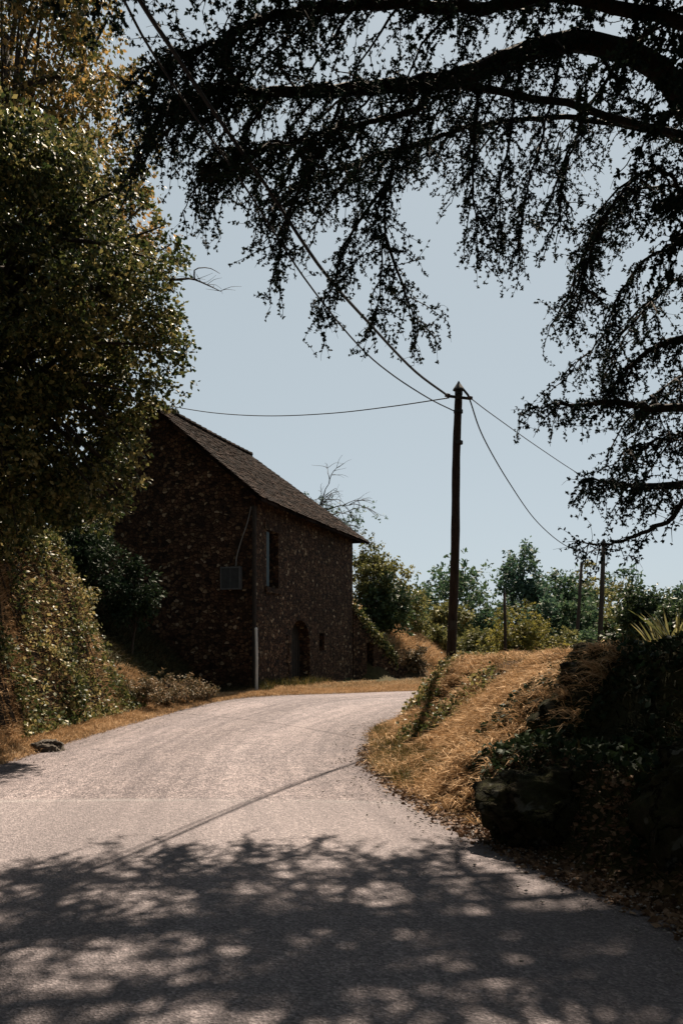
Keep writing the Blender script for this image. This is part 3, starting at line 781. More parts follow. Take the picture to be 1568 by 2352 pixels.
# --- big oak on the left
ox, oy = -5.75, 13.6
oz = gz(ox, oy)
oak = thing('oak_tree', 'large dark leafy oak leaning over the ivy bank on the left', 'tree', (ox, oy, oz))
prof_z = np.array([3.0, 4.0, 5.1, 6.0, 6.9, 7.8, 8.8, 9.7, 10.6])
prof_r = np.array([1.7, 2.2, 2.2, 2.55, 3.0, 2.85, 2.2, 1.9, 1.0])
NC = 520
zz = 3.75 + 5.9 * rng.random(NC) ** 1.2; aa = rng.uniform(0, 2 * math.pi, NC)
rr_ = np.interp(zz, prof_z, prof_r) * (.30 + .70 * rng.random(NC) ** .5) * (1 + .10 * np.sin(3 * aa + zz * 1.3) + rng.normal(size=NC) * .05)
ce = np.c_[ox + rr_ * np.cos(aa), oy + rr_ * np.sin(aa) * .55, zz]
ce = ce[ce[:, 2] > height(ce[:, 0], ce[:, 1]) + .5]
ex = [(395, 560, 14.2), (408, 600, 14.2), (390, 640, 14.2), (370, 520, 14.2), (350, 560, 14.2), (375, 600, 13.2), (415, 780, 14.4), (430, 815, 14.4), (420, 845, 14.4), (380, 760, 14.2), (385, 830, 14.2), (400, 720, 14.2), (360, 790, 13.2), (360, 880, 14.2), (345, 930, 14.2), (320, 985, 13.2), (300, 1040, 13), (305, 1100, 13), (280, 1140, 13), (250, 1165, 12.9), (300, 420, 13.6), (330, 470, 14.4), (310, 900, 13), (270, 1000, 13), (270, 1080, 13), (220, 1100, 13), (60, 1180, 12.6), (40, 1230, 12.4), (20, 1130, 12.6), (150, 1120, 13), (200, 1140, 13), (120, 1060, 13), (80, 1100, 12.8)]
exl = np.array([at(*q) for q in ex])
B = MB(); P = limbs(B, (ox, oy, oz), (ox + .3, oy, 8.8), ce[rng.permutation(len(ce))], .20, 60, 9)
for c in exl:
    a = P[int(rng.integers(4, 12))]; B.tube(smooth_path([a, (a + c) / 2 + [0, 0, .4], c], 9), np.linspace(.07, .012, 9), 5, False)
B.build('trunk', M_BARK, oak, smooth=True)
c1_, d1_, l1_ = clump_leaves(ce, rng.uniform(.28, .58, len(ce)), 240, .08)
c2_, d2_, l2_ = clump_leaves(exl, rng.uniform(.2, .36, len(exl)), 90, .088)
leaf_object('crown', np.vstack([c1_, c2_]), np.vstack([d1_, d2_]), np.r_[l1_, l2_], np.r_[l1_, l2_] * .62, M_OAK, oak)
# dead twiggy branch poking out of the oak
B = MB(); st = at(360, 640, 14.2); tw = smooth_path([st, at(405, 642, 14.2), at(440, 640, 14.2), at(478, 655, 14.2), at(505, 668, 14.2)], 12)
B.tube(tw, np.linspace(.028, .006, 12), 5)
B.tube(smooth_path([tw[6], at(448, 618, 14.2), at(480, 615, 14.2), at(505, 628, 14.2)], 8), np.linspace(.014, .004, 8), 4)
for k in range(14):
    a = tw[int(rng.integers(5, 12))]; b_ = a + rng.normal(size=3) * [.18, .15, .12] + [.15, 0, .02]; B.tube(smooth_path([a, (a + b_) / 2 + rng.normal(size=3) * .03, b_], 5), np.linspace(.006, .002, 5), 3)
B.build('dead_branch', M_TWIG, oak)

# --- taller golden-leaved tree behind, its lit top at the upper left
def golden():
    x, y = -8.3, 21.0; z = gz(x, y)
    t = thing('lime_tree', 'tall tree with golden-brown sunlit top at the upper left', 'tree', (x, y, z))
    zz = rng.uniform(8.5, 19.2, 620); aa = rng.uniform(0, 6.283, 620)
    r_ = np.interp(zz, [8, 10, 12, 14, 17, 19.2], [2.6, 3.3, 3.5, 3.5, 3.1, 1.5]) * (.3 + .7 * rng.random(620) ** .5) * (1 + .1 * np.sin(4 * aa + zz))
    ce = np.c_[x + r_ * np.cos(aa), y + r_ * np.sin(aa) * .8, zz]
    B = MB(); limbs(B, (x, y, z), (x + .2, y, 16.5), ce[rng.permutation(len(ce))], .3, 50, 9); B.build('trunk', M_BARK, t, smooth=True)
    c, d, l_ = clump_leaves(ce, rng.uniform(.38, .7, len(ce)), 110, .125)
    leaf_object('crown', c, d, l_, l_ * .6, M_GOLD, t)
golden()

# --- ivy over the left bank
def ivy_bank():
    N = 95000
    y = rng.uniform(8.0, 18.0, N); dl = rng.uniform(.6, 3.4, N) ** 1.0
    x = LEX(y) - dl
    z = height(x, y)
    ok = (fbm(x + 3, y, 1.1) + .6 * fbm(x, y + z, 2.5) > -.5) & ((fbm(y, z * 1.4 + x, 4.5, 3) > -.25) | (rng.random(N) < .2))
    x, y, z, dl = x[ok], y[ok], z[ok], dl[ok]
    off = np.abs(rng.normal(size=len(x))) * .10 + .22 * np.maximum(0, fbm(y, z + x, 2.8, 3))
    off = np.clip(off, .01, .6)
    c = np.c_[x + off * .9, y - off * .25, z + off * .55]
    d = rng.normal(size=(len(x), 3)); d[:, 2] -= .6; d[:, 0] += .5
    l_ = .062 * rng.uniform(.55, 1.5, len(x))
    t = thing('ivy', 'sunlit ivy and creepers covering the steep bank on the left', 'ivy', (-5.0, 13.0, gz(-5.0, 13.0)))
    leaf_object('leaves', c, d, l_, l_ * .8, M_IVY, t)
    B = MB()
    for k in range(90):
        y0 = rng.uniform(9, 16.5); pts = []
        for q in range(7):
            dl_ = .75 + q * .2; yy = y0 + .12 * q * math.sin(k + q); xx = LEX(yy) - dl_; pts.append((xx + .06, yy - .03, gz(xx, yy) + .06))
        B.tube(smooth_path(pts, 14), np.linspace(.018, .006, 14), 4)
    B.build('stems', M_BARK, t)
ivy_bank()

# --- bramble and dry scrub between the ivy bank and the barn
scrub = [(330, 1555, 18.0, .5, 'tall dry bramble at the foot of the ivy bank'), (380, 1565, 18.9, .45, 'grey-green bramble bush in the middle of the roadside scrub'), (430, 1578, 19.8, .4, 'straw coloured bramble bush just left of the barn verge'), (470, 1590, 20.8, .26, 'low dry bush nearest to the barn on the road verge')]
for px, py, D, r_, lab in scrub:
    q = at(px, py, D)
    tree('bramble_bush', lab, 'bush', q[0], D, r_ * .75, (r_ * 1.15, r_ * 1.1, r_ * .8), 34, r_ * .45, 70, .06, M_STRAWLEAF, .02, 'dry bushes along the left verge', inner=.2, bark=M_TWIG, k=20)
# ------------------------------------------------------------------ cedar on the right
M_CBARK = bark_mat('cedar_bark', (.010, .008, .007), (.035, .027, .022))
M_NEED = leaf_mat('cedar_needles', [(.008, .016, .013), (.016, .028, .020), (.032, .044, .024)], .75, .08, .06, .6)
cx, cy = 6.6, 11.6
cedar = thing('cedar_tree', 'huge dark cedar with drooping branches arching overhead from the right', 'tree', (cx, cy, gz(cx, cy)))
tk = MB(); tk.tube(smooth_path([(cx, cy, gz(cx, cy) - .4), (cx + .1, cy, 4), (cx - .05, cy, 9), (cx, cy, 15)], 20), np.linspace(.55, .12, 20), 12)
tk.build('trunk', M_CBARK, cedar, smooth=True)
tufts_c, tufts_d = [], []
twb = MB()
tw_V, tw_F, tw_n = [], [], 0
def ribbon(P, r):
    global tw_n
    v, f = tube(P, r, 3, False); tw_V.append(v); tw_F.append(np.array(f) + tw_n); tw_n += len(v)
def tufts_along(P, step, jitter=.012, p=1.0):
    seg = np.linalg.norm(np.diff(P, axis=0), axis=1); s = np.r_[0, np.cumsum(seg)]
    m_ = max(1, int(s[-1] / step)); q = rng.uniform(0, s[-1], m_)
    pts = np.c_[np.interp(q, s, P[:, 0]), np.interp(q, s, P[:, 1]), np.interp(q, s, P[:, 2])]
    T = unit(np.gradient(P, axis=0)); i = np.minimum(np.searchsorted(s, q), len(P) - 1)
    tufts_c.append(pts + rng.normal(size=pts.shape) * jitter); tufts_d.append(T[i])
def twig(a, d, L, droop):
    k = 5; P = [np.array(a)]; d = unit(d)
    for i in range(k - 1):
        d = unit(d + np.array([0, 0, -droop]) * .45 + rng.normal(size=3) * .14); P.append(P[-1] + d * L / (k - 1))
    return np.array(P)
def spray(a, d, L, droop, dens, r=.008, ts=.036):
    """a secondary branch with hanging twiglets and tufts of needles"""
    k = max(5, int(L / .16)); P = [np.array(a)]; d = unit(d)
    for i in range(k - 1):
        d = unit(d + np.array([0, 0, -droop]) * (.22 + .25 * i / k) + rng.normal(size=3) * .2); P.append(P[-1] + d * L / (k - 1))
    P = np.array(P); Ps = smooth_path(P, k * 2)
    ribbon(Ps, np.linspace(r, .0025, len(Ps)))
    tufts_along(Ps[1:], .034)
    T = unit(np.gradient(Ps, axis=0)); s_ = L / len(Ps)
    for i in range(1, len(Ps)):
        m_ = rng.poisson(dens * .45 * s_)
        for _ in range(m_):
            side = unit(np.cross(T[i], rng.normal(size=3)))
            dd = T[i] * rng.uniform(-.1, .8) + side * rng.uniform(.5, 1.0) + np.array([0, 0, -.08])
            ll = rng.uniform(.10, .36) * (1.1 - .4 * i / len(Ps))
            W_ = twig(Ps[i], dd, ll, rng.uniform(-.1, .9)); ribbon(W_, np.linspace(.0035, .0015, len(W_))); tufts_along(W_, ts)
def limb(pts, r0, r1, gap=.13, Lr=(.5, 1.2), droop=.9, dens=11, down=.3, world=False, own=None, start=0.0, ts=.036):
    W_ = np.array([at(*q) for q in pts]) if not world else np.asarray(pts, float)
    Ln = np.linalg.norm(np.diff(W_, axis=0), axis=1).sum(); k = max(8, int(Ln / .15))
    Ps = smooth_path(W_, k); Ps[1:-1] += rng.normal(size=(k - 2, 3)) * .012
    b_ = own if own is not None else MB()
    b_.tube(Ps, np.linspace(r0, r1, k), 7 if r0 > .03 else 5, True)
    if own is None: b_.build('branch', M_CBARK, cedar, smooth=True)
    T = unit(np.gradient(Ps, axis=0))
    tufts_along(Ps[int(k * .35):], .045, .02 + r1)
    if r0 > .065:                                      # short spurs make the thick limbs shaggy
        for q in np.arange(start * Ln, Ln, .05):
            i = min(int(q / Ln * k), k - 1); dd_ = rng.normal(size=3) + T[i] * .5
            W2 = twig(Ps[i] + unit(np.cross(T[i], rng.normal(size=3))) * (r0 + (r1 - r0) * q / Ln) * .8, dd_, rng.uniform(.08, .26), .3); ribbon(W2, np.linspace(.004, .0015, len(W2))); tufts_along(W2, .05)
    s_ = np.arange(start * Ln, Ln, gap)
    for q in s_:
        f = q / Ln; i = min(int(f * k), k - 1)
        lat = unit(np.cross(T[i], [0, 0, 1])) * (1 if rng.random() < .5 else -1)
        d = T[i] * rng.uniform(.0, 1.1) + lat * rng.uniform(.2, 1.3) + np.array([0, 0, -down * rng.uniform(-.6, 2.2)])
        L_ = rng.uniform(*Lr) * (1.0 if f < .8 else 1.0 - 2.2 * (f - .8))
        spray(Ps[i] + rng.normal(size=3) * .01, d, max(L_, .15), droop * rng.uniform(.1, 1.25), dens, ts=ts)
    return Ps
def fan(Ps, gap=.38, Lr=(.8, 1.9), f0=.1, sg=.15, dens=8, ts=.037, down=.12, r0=.018):
    """flat fans of side branches, as cedars carry them"""
    T = unit(np.gradient(Ps, axis=0)); Ln = np.linalg.norm(np.diff(Ps, axis=0), axis=1).sum()
    b_ = MB(); sgn = 1
    for q in np.arange(f0 * Ln, Ln * .97, gap):
        i = min(int(q / Ln * len(Ps)), len(Ps) - 1); sgn = -sgn
        lat = unit(np.cross(T[i], [0, 0, 1])) * sgn
        d = unit(T[i] * rng.uniform(.35, .8) + lat * rng.uniform(.5, 1.0) + np.array([0, 0, rng.uniform(-.35, .15)]))
        L_ = rng.uniform(*Lr) * (1 if q < .75 * Ln else .6)
        P = [Ps[i]]
        for k in range(5):
            d = unit(d + np.array([0, 0, -down - .05 * k]) + rng.normal(size=3) * .08); P.append(P[-1] + d * L_ / 5)
        limb(P, r0, .004, gap=sg, Lr=(.2, .55), droop=.8, dens=dens, down=.3, world=True, own=b_, ts=ts)
    b_.build('branchlets', M_CBARK, cedar, smooth=True)
T_ = lambda z: (cx, cy, z)
# main limbs, traced on the photograph at their own distances
def main(pts, root_z, *a, **k):
    W_ = [np.array(T_(root_z))] + [at(*q) for q in pts]
    Ln = np.linalg.norm(W_[1] - W_[0]); tot = Ln + sum(np.linalg.norm(b_ - a_) for a_, b_ in zip(W_[1:-1], W_[2:]))
    return limb(W_, *a, world=True, start=k.pop('start', Ln / tot * .45), **k)
fan_a = main([(1640, 290, 11.2), (1500, 145, 11.0), (1340, 95, 10.8), (1200, 120, 10.5), (1100, 160, 10.2), (1000, 185, 10.0), (900, 195, 9.8), (750, 205, 9.5), (600, 215, 9.2), (480, 205, 9.0), (400, 235, 8.8), (330, 260, 8.7)], 8.6, .17, .012, gap=.085, Lr=(.45, 1.15), droop=.8, dens=12)
fan_b = main([(1600, 60, 10.6), (1300, -10, 10.0), (1100, 15, 9.6), (900, 5, 9.2), (760, 15, 9.0), (640, 30, 8.8), (560, 65, 8.7), (490, 100, 8.6), (410, 135, 8.5), (340, 152, 8.4)], 9.3, .09, .007, gap=.10, Lr=(.35, .95), droop=.7, dens=12)
fan_c = main([(1640, 700, 10.6), (1590, 520, 10.4), (1540, 400, 10.2), (1470, 400, 10.0), (1400, 480, 9.8), (1350, 600, 9.7), (1322, 720, 9.6)], 5.8, .032, .008, gap=.11, Lr=(.35, .8), droop=1.0, dens=11, down=.5)
main([(1640, 610, 10.2), (1560, 560, 10.0), (1480, 600, 9.8), (1420, 680, 9.7), (1380, 770, 9.6), (1300, 865, 9.5)], 5.6, .028, .006, gap=.10, Lr=(.3, .6), droop=1.0, dens=12, down=.5)
main([(1640, 800, 9.8), (1560, 780, 9.7), (1500, 800, 9.6), (1440, 850, 9.5), (1400, 900, 9.5)], 5.0, .07, .006, gap=.10, Lr=(.3, .55), droop=1.0, dens=12, down=.5)
main([(1640, 940, 9.9), (1500, 935, 9.6), (1400, 925, 9.4), (1300, 932, 9.3), (1205, 942, 9.2)], 4.6, .07, .004, gap=.10, Lr=(.2, .5), droop=.9, dens=12, down=.35)
main([(1640, 1110, 9.8), (1500, 1118, 9.5), (1420, 1110, 9.4), (1345, 1098, 9.3)], 3.9, .07, .005, gap=.075, Lr=(.3, .62), droop=1.0, dens=13, down=.5)
main([(1640, 1120, 9.4), (1530, 1200, 9.3), (1440, 1235, 9.2), (1380, 1250, 9.1), (1320, 1245, 9.0)], 3.6, .04, .004, gap=.16, Lr=(.2, .4), droop=1.0, dens=10, down=.5)
fan_d = main([(1640, 20, 11.5), (1500, 60, 11.4), (1400, 170, 11.2), (1330, 300, 11.0), (1290, 420, 10.9), (1285, 530, 10.8)], 9.2, .04, .006, gap=.10, Lr=(.4, .8), droop=1.0, dens=12, down=.4)
tier = [main([(1700, 360, 12.2), (1500, 300, 12.0), (1300, 270, 11.4), (1100, 290, 10.9), (950, 330, 10.6), (820, 370, 10.3), (700, 420, 10.1), (610, 470, 9.9)], 8.4, .05, .006, gap=.10, Lr=(.35, .8), droop=.7, dens=11, down=.3),
        main([(1700, 480, 12.0), (1560, 430, 11.8), (1450, 440, 11.5), (1370, 520, 11.3), (1325, 640, 11.2), (1300, 740, 11.1)], 7.0, .026, .006, gap=.12, Lr=(.35, .8), droop=1.0, dens=9.5, down=.4),
        main([(1700, 640, 11.6), (1580, 630, 11.2), (1500, 690, 10.9), (1430, 780, 10.7), (1390, 860, 10.6)], 6.0, .024, .006, gap=.12, Lr=(.3, .7), droop=1.0, dens=9.5, down=.4),
        main([(1700, 850, 11.0), (1600, 850, 10.7), (1520, 890, 10.4), (1460, 960, 10.2)], 5.2, .022, .006, gap=.12, Lr=(.3, .6), droop=1.0, dens=9.5, down=.4),
        main([(1700, 1000, 10.4), (1590, 990, 10.2), (1500, 1010, 10.0), (1430, 1040, 9.9)], 4.6, .022, .006, gap=.10, Lr=(.3, .5), droop=1.0, dens=12, down=.4)]
tier.append(main([(1100, 200, 10.3), (960, 250, 9.8), (830, 285, 9.5), (700, 320, 9.2), (570, 350, 9.0), (460, 395, 8.8)], 8.0, .05, .005, gap=.10, Lr=(.3, .7), droop=.7, dens=11, down=.3, start=.5))
for i_, P_ in enumerate(tier): fan(P_, .20 if i_ in (0, 5) else .34, (.5, 1.2), .45)
fan(fan_a, .22, (.8, 2.0), .30); fan(fan_b, .28, (.7, 1.6), .30); fan(fan_c, .45, (.4, 1.0), .5); fan(fan_d, .4, (.5, 1.2), .5)
# slender hanging branches
sub = MB()
for pts in ([(980, 190, 10), (940, 290, 10), (905, 380, 9.9), (888, 460, 9.9), (880, 570, 9.8), (872, 680, 9.8), (850, 745, 9.8)],
            [(890, 420, 9.9), (830, 500, 9.8), (790, 570, 9.8), (765, 650, 9.8), (735, 715, 9.8)],
            [(884, 540, 9.8), (915, 630, 9.7), (945, 700, 9.7), (965, 750, 9.7)],
            [(800, 205, 9.6), (740, 330, 9.5), (690, 430, 9.4), (650, 520, 9.4), (640, 620, 9.4)],
            [(620, 215, 9.3), (570, 300, 9.2), (530, 370, 9.1), (500, 430, 9.1)],
            [(1100, 160, 10.3), (1092, 280, 10.2), (1085, 400, 10.2), (1092, 500, 10.1), (1098, 590, 10.1)],
            [(1200, 120, 10.6), (1172, 280, 10.5), (1150, 420, 10.4), (1145, 530, 10.4)],
            [(1290, 110, 10.8), (1250, 290, 10.7), (1210, 440, 10.6), (1190, 570, 10.6)],
            [(520, 190, 9.1), (430, 260, 8.9), (360, 320, 8.8), (310, 370, 8.7)]):
    limb(pts, .022, .004, gap=.06, Lr=(.25, .8), droop=.8, dens=14, down=.35, own=sub)
sub.build('branchlets', M_CBARK, cedar, smooth=True)
# upper tiers above the picture, over the road and the bank: they cast the dappled shade
N_IN = sum(len(q) for q in tufts_c)
up = [([T_(10.2), (4.0, 9.6, 9.9), (1.5, 8.6, 9.6), (-.8, 7.9, 9.1), (-2.4, 7.5, 8.5)], .15),
      ([T_(10.0), (4.4, 8.0, 9.7), (2.4, 5.8, 9.2), (.6, 4.6, 8.6), (-.8, 4.2, 8.0)], .15),
      ([T_(11.2), (4.0, 10.5, 11.2), (1.0, 9.6, 11.0), (-1.8, 9.0, 10.3), (-3.6, 8.8, 9.6)], .15),
      ([T_(9.6), (5.0, 8.6, 9.2), (3.6, 6.2, 8.6), (2.8, 4.2, 7.9), (2.2, 2.8, 7.2)], .13),
      ([T_(12.3), (4.4, 10.0, 12.3), (1.8, 7.4, 11.8), (-.2, 6.0, 11.0)], .13),
      ([T_(7.2), (5.4, 10.4, 7.0), (4.7, 8.4, 6.6), (4.2, 6.6, 6.0)], .10),
      ([T_(6.2), (6.0, 9.4, 6.0), (5.2, 7.6, 5.4)], .09),
      ([T_(7.6), (5.9, 10.4, 7.8), (5.0, 9.4, 7.8), (4.0, 8.4, 7.6), (3.2, 7.6, 7.3)], .10),
      ([T_(11.6), (4.6, 12.4, 11.8), (3.2, 12.0, 11.6), (1.6, 11.4, 11.2)], .11),
      ([T_(10.8), (4.4, 7.4, 10.6), (3.0, 4.6, 10.0), (1.4, 3.0, 9.2)], .12),
      ([T_(8.2), (8.4, 10.2, 8.4), (10, 9, 8)], .1), ([T_(9.5), (8.2, 13, 9.6), (9.6, 14.6, 9)], .1), ([T_(12.5), (7.4, 13.4, 12.6), (8, 15, 12)], .1)]
for P_, r_ in up:
    fan(limb(P_, r_, .012, gap=.11, Lr=(.4, 1.0), droop=.6, dens=13, down=.2, world=True, start=.12, ts=.05), .19, (1.0, 2.3), .12, .11, 14, .05)
tc_, td_ = np.vstack(tufts_c), np.vstack(tufts_d)
NT, KN = len(tc_), 6
c = np.repeat(tc_, KN, 0); dd = np.repeat(td_, KN, 0) * .7 + unit(rng.normal(size=(NT * KN, 3)))
L_ = .033 * rng.uniform(.6, 1.35, NT * KN) * np.where(np.arange(NT * KN) < N_IN * KN, 1.0, 1.7)
leaf_object('crown', c + unit(dd) * L_[:, None] * .32, dd, L_, L_ * .5, M_NEED, cedar, fold=.05)
link('twigs', np.vstack(tw_V), np.vstack(tw_F), M_CBARK, cedar)
print('cedar tufts', NT, 'twigs', len(tw_V))

# ------------------------------------------------------------------ unseen oaks added round the viewpoint to block sky light
for x_, y_, lab in ((-7.5, -4.5, 'broad unseen oak added behind the viewpoint on the left to block sky light'), (5.5, -5.0, 'broad unseen oak added behind the viewpoint on the right to block sky light'), (-1.0, -13.0, 'broad unseen oak added far behind the viewpoint to block sky light'), (-9.5, 3.5, 'broad unseen oak added on the left slope beside the viewpoint to block sky light')):
    tree('oak_tree', lab, 'tree', x_, y_, 10.0, (5.4, 5.4, 9.0), 230, 1.2, 80, .36, M_OAK, .3, 'unseen oaks added to block sky light')
# ------------------------------------------------------------------ trees and bushes beyond
far = 'trees beyond the bend'
def T(name, label, cat, px, top, bot, D, wpx, mat, L, n_cl=60, n_per=60, r0=.12, group=far, inner=.4, **k):
    a = at(px, bot, D); zt = at(px, top, D)[2]; z = gz(a[0], D)
    zb = min(a[2], z + .6); h = (zt - zb) * 1.1; rz = h * .5; rx = wpx * .5 * D / F
    tree(name, label, cat, a[0], D, 0, (rx, rx, rz), n_cl, min(rx, rz) * .42, n_per, L, mat, r0, group, zc=zb + h * .5, inner=inner, **k)
T('broadleaf_tree', 'dark green tree directly behind the near pole, beyond the bank', 'tree', 1055, 1312, 1500, 52, 190, M_FARG, .26, 70, 70)
T('broadleaf_tree', 'tallest bluish green tree on the skyline right of the near pole', 'tree', 1200, 1272, 1500, 58, 125, M_FARB, .28, 70, 70)
T('broadleaf_tree', 'rounded green tree joined to the right side of the tallest skyline tree', 'tree', 1275, 1318, 1500, 60, 150, M_FARG, .28, 70, 70)
T('broadleaf_tree', 'pale olive tree behind the two far poles', 'tree', 1360, 1352, 1500, 62, 170, M_OLIV, .28, 60, 60)
T('broadleaf_tree', 'airy bluish tree right of the taller far pole', 'tree', 1428, 1305, 1490, 66, 90, M_FARB, .28, 34, 44, inner=.5)
T('broadleaf_tree', 'dark tree at the right edge of the skyline', 'tree', 1580, 1345, 1490, 48, 110, M_FARB, .24, 50, 60)
T('broadleaf_tree', 'thin topped tree peeping up behind the short far pole', 'tree', 1345, 1303, 1490, 70, 60, M_OLIV, .28, 22, 36, inner=.5)
T('broadleaf_tree', 'distant low green tree between the barn scrub and the near pole', 'tree', 965, 1395, 1530, 60, 120, M_FARG, .28, 46, 60)
for px_, tp_, D_, w_, m_, lab in ((1110, 1425, 50, 110, M_FARG, 'mid-height green tree between the two tallest skyline trees'), (1245, 1400, 48, 120, M_FARB, 'green tree behind the yellow-green bush, below the tallest crown'), (1400, 1410, 50, 120, M_OLIV, 'olive tree between the taller far pole and the dark glossy bush'), (1320, 1390, 47, 120, M_FARG, 'green tree low behind the short far pole'), (1500, 1400, 46, 120, M_FARG, 'green tree low behind the dark glossy bush'), (1020, 1400, 48, 110, M_OLIV, 'olive tree low to the left of the near pole')):
    T('broadleaf_tree', lab, 'tree', px_, tp_, 1535, D_, w_, m_, .24, 60, 70)
sh = 'bushes beyond the bank'
T('shrub', 'yellow-green bush behind the thin dark pole', 'bush', 1190, 1405, 1545, 31, 150, M_YEL, .12, 60, 80, .05, sh, .25)
T('shrub', 'olive bush between the near pole and the yellow-green bush', 'bush', 1095, 1462, 1530, 34, 110, M_OLIV, .14, 40, 60, .05, sh, .25)
T('shrub', 'brownish olive bush left of the short far pole', 'bush', 1290, 1455, 1520, 36, 110, M_OLIV, .15, 40, 60, .05, sh, .25)
T('shrub', 'low green bush between the two far poles', 'bush', 1345, 1450, 1510, 37, 100, M_FARG, .15, 40, 60, .05, sh, .25)
T('shrub', 'dark glossy bush right of the far poles, behind the shaded bank', 'bush', 1470, 1365, 1510, 19, 130, M_BUSHM, .09, 70, 90, .06, sh, .2)
T('shrub', 'very dark low bush on the right edge above the shaded bank', 'bush', 1570, 1395, 1500, 17, 120, M_BUSHM, .09, 60, 80, .06, sh, .2)
T('shrub', 'small straggly bush left of the dark glossy bush', 'bush', 1425, 1430, 1505, 24, 60, M_OLIV, .1, 26, 46, .03, sh, .3)
hs_ = 'shrubs on the slope beyond the barn'
T('shrub', 'big olive shrub against the far corner of the barn', 'bush', 860, 1250, 1440, 38, 120, M_OLIV, .15, 70, 80, .06, hs_, .25)
T('shrub', 'dark green shrub low behind the sloping wall top', 'bush', 880, 1340, 1470, 37.6, 130, M_BUSHM, .15, 70, 80, .06, hs_, .25)
T('shrub', 'round olive shrub at the foot of the slope, right of the dark one', 'bush', 935, 1350, 1480, 42, 110, M_OLIV, .16, 60, 70, .06, hs_, .25)
T('shrub', 'brownish shrub low on the slope just left of the near pole', 'bush', 1012, 1445, 1520, 42, 80, M_OLIV, .16, 50, 60, .05, hs_, .25)
T('shrub', 'small dry bush at the low end of the sloping stone wall', 'bush', 948, 1492, 1568, 36.3, 60, M_STRAWLEAF, .12, 30, 70, .03, hs_, .2)
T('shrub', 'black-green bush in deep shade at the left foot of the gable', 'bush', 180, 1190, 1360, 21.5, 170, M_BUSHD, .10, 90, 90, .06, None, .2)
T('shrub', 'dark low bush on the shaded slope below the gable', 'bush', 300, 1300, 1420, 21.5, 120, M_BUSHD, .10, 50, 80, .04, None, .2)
# ivy spilling over the sloping wall
def wall_ivy():
    N = 2600; f = rng.random(N) ** .8 * .75
    q = A_ + (B_ - A_) * f[:, None]; zt = 3.4 + (.7 - 3.4) * f ** .9
    off = np.abs(rng.normal(size=N)) * .18
    c = np.c_[q[:, 0] + wn2[0] * (off * .5 - .1), q[:, 1] + wn2[1] * (off * .5 - .1), zt + rng.normal(size=N) * .16]
    t = thing('ivy', 'green creeper trailing along the sloping top of the low stone wall', 'ivy', (A_[0], A_[1], 3.3))
    l_ = .11 * rng.uniform(.6, 1.4, N); leaf_object('leaves', c, rng.normal(size=(N, 3)), l_, l_ * .75, M_IVY, t)
wall_ivy()
# half-bare tree behind the barn roof
def bare_tree():
    D = 41.0; b0 = at(735, 1400, D); z = gz(b0[0], D)
    t = thing('bare_tree', 'half bare tree with arching twigs rising behind the barn roof', 'tree', (b0[0], D, z))
    B = MB(); fk = at(722, 1190, D)
    B.tube(smooth_path([(b0[0], D, z - .3), (b0[0], D, (z + fk[2]) / 2), fk], 8), np.linspace(.16, .08, 8), 7)
    lc = []
    def grow(a, d, L, r, dep):
        P = [np.array(a)]
        for i in range(6):
            d = unit(d + rng.normal(size=3) * .16 + np.array([.05, 0, -.09 if dep < 3 else -.03])); P.append(P[-1] + d * L / 6)
        P = np.array(P); B.tube(P, np.linspace(r, r * .35, 7), 4, False)
        if dep == 0:
            lc.append(P[-1]); return
        for i in range(5):
            grow(P[int(rng.integers(2, 7))], d + rng.normal(size=3) * .55, L * rng.uniform(.45, .75), r * .5, dep - 1)
    for tip in ((760, 1115), (800, 1105), (830, 1135), (745, 1150), (700, 1130), (810, 1180), (840, 1200)):
        q = at(*tip, D + rng.uniform(-.8, .8)); dv = q - fk; grow(fk, dv + [0, 0, np.linalg.norm(dv) * .25], np.linalg.norm(dv) * .75, .045, 2)
    B.build('trunk', M_TWIG, t)
    lc = np.array(lc); lc = lc[(lc[:, 2] < at(0, 1165, D)[2])]
    ex_ = np.array([at(735 + rng.normal() * 22, 1165 + rng.normal() * 16, D + rng.normal() * .4) for _ in range(16)])
    c, d, l_ = clump_leaves(np.vstack([lc, ex_]) if len(lc) else ex_, .22, 10, .13); leaf_object('crown', c, d, l_, l_ * .5, M_FARB, t)
bare_tree()
def twiggy():
    D = 38.5; b0 = at(845, 1400, D); z = gz(b0[0], D)
    t = thing('sapling', 'thin twiggy sapling rising above the shrub at the far barn corner', 'sapling', (b0[0], D, z))
    B = MB(); cs = []
    for k in range(9):
        tip = at(838 + rng.normal() * 22, 1215 + abs(rng.normal()) * 35, D + rng.normal() * .4); P = smooth_path([(b0[0], D, z), (np.array([b0[0], D, z]) + tip) / 2 + rng.normal(size=3) * .15, tip], 9)
        B.tube(P, np.linspace(.02, .004, 9), 4); cs += list(P[5:])
    B.build('trunk', M_TWIG, t)
    c, d, l_ = clump_leaves(np.array(cs), .2, 7, .12); leaf_object('crown', c, d, l_, l_ * .55, M_OLIV, t)
twiggy()
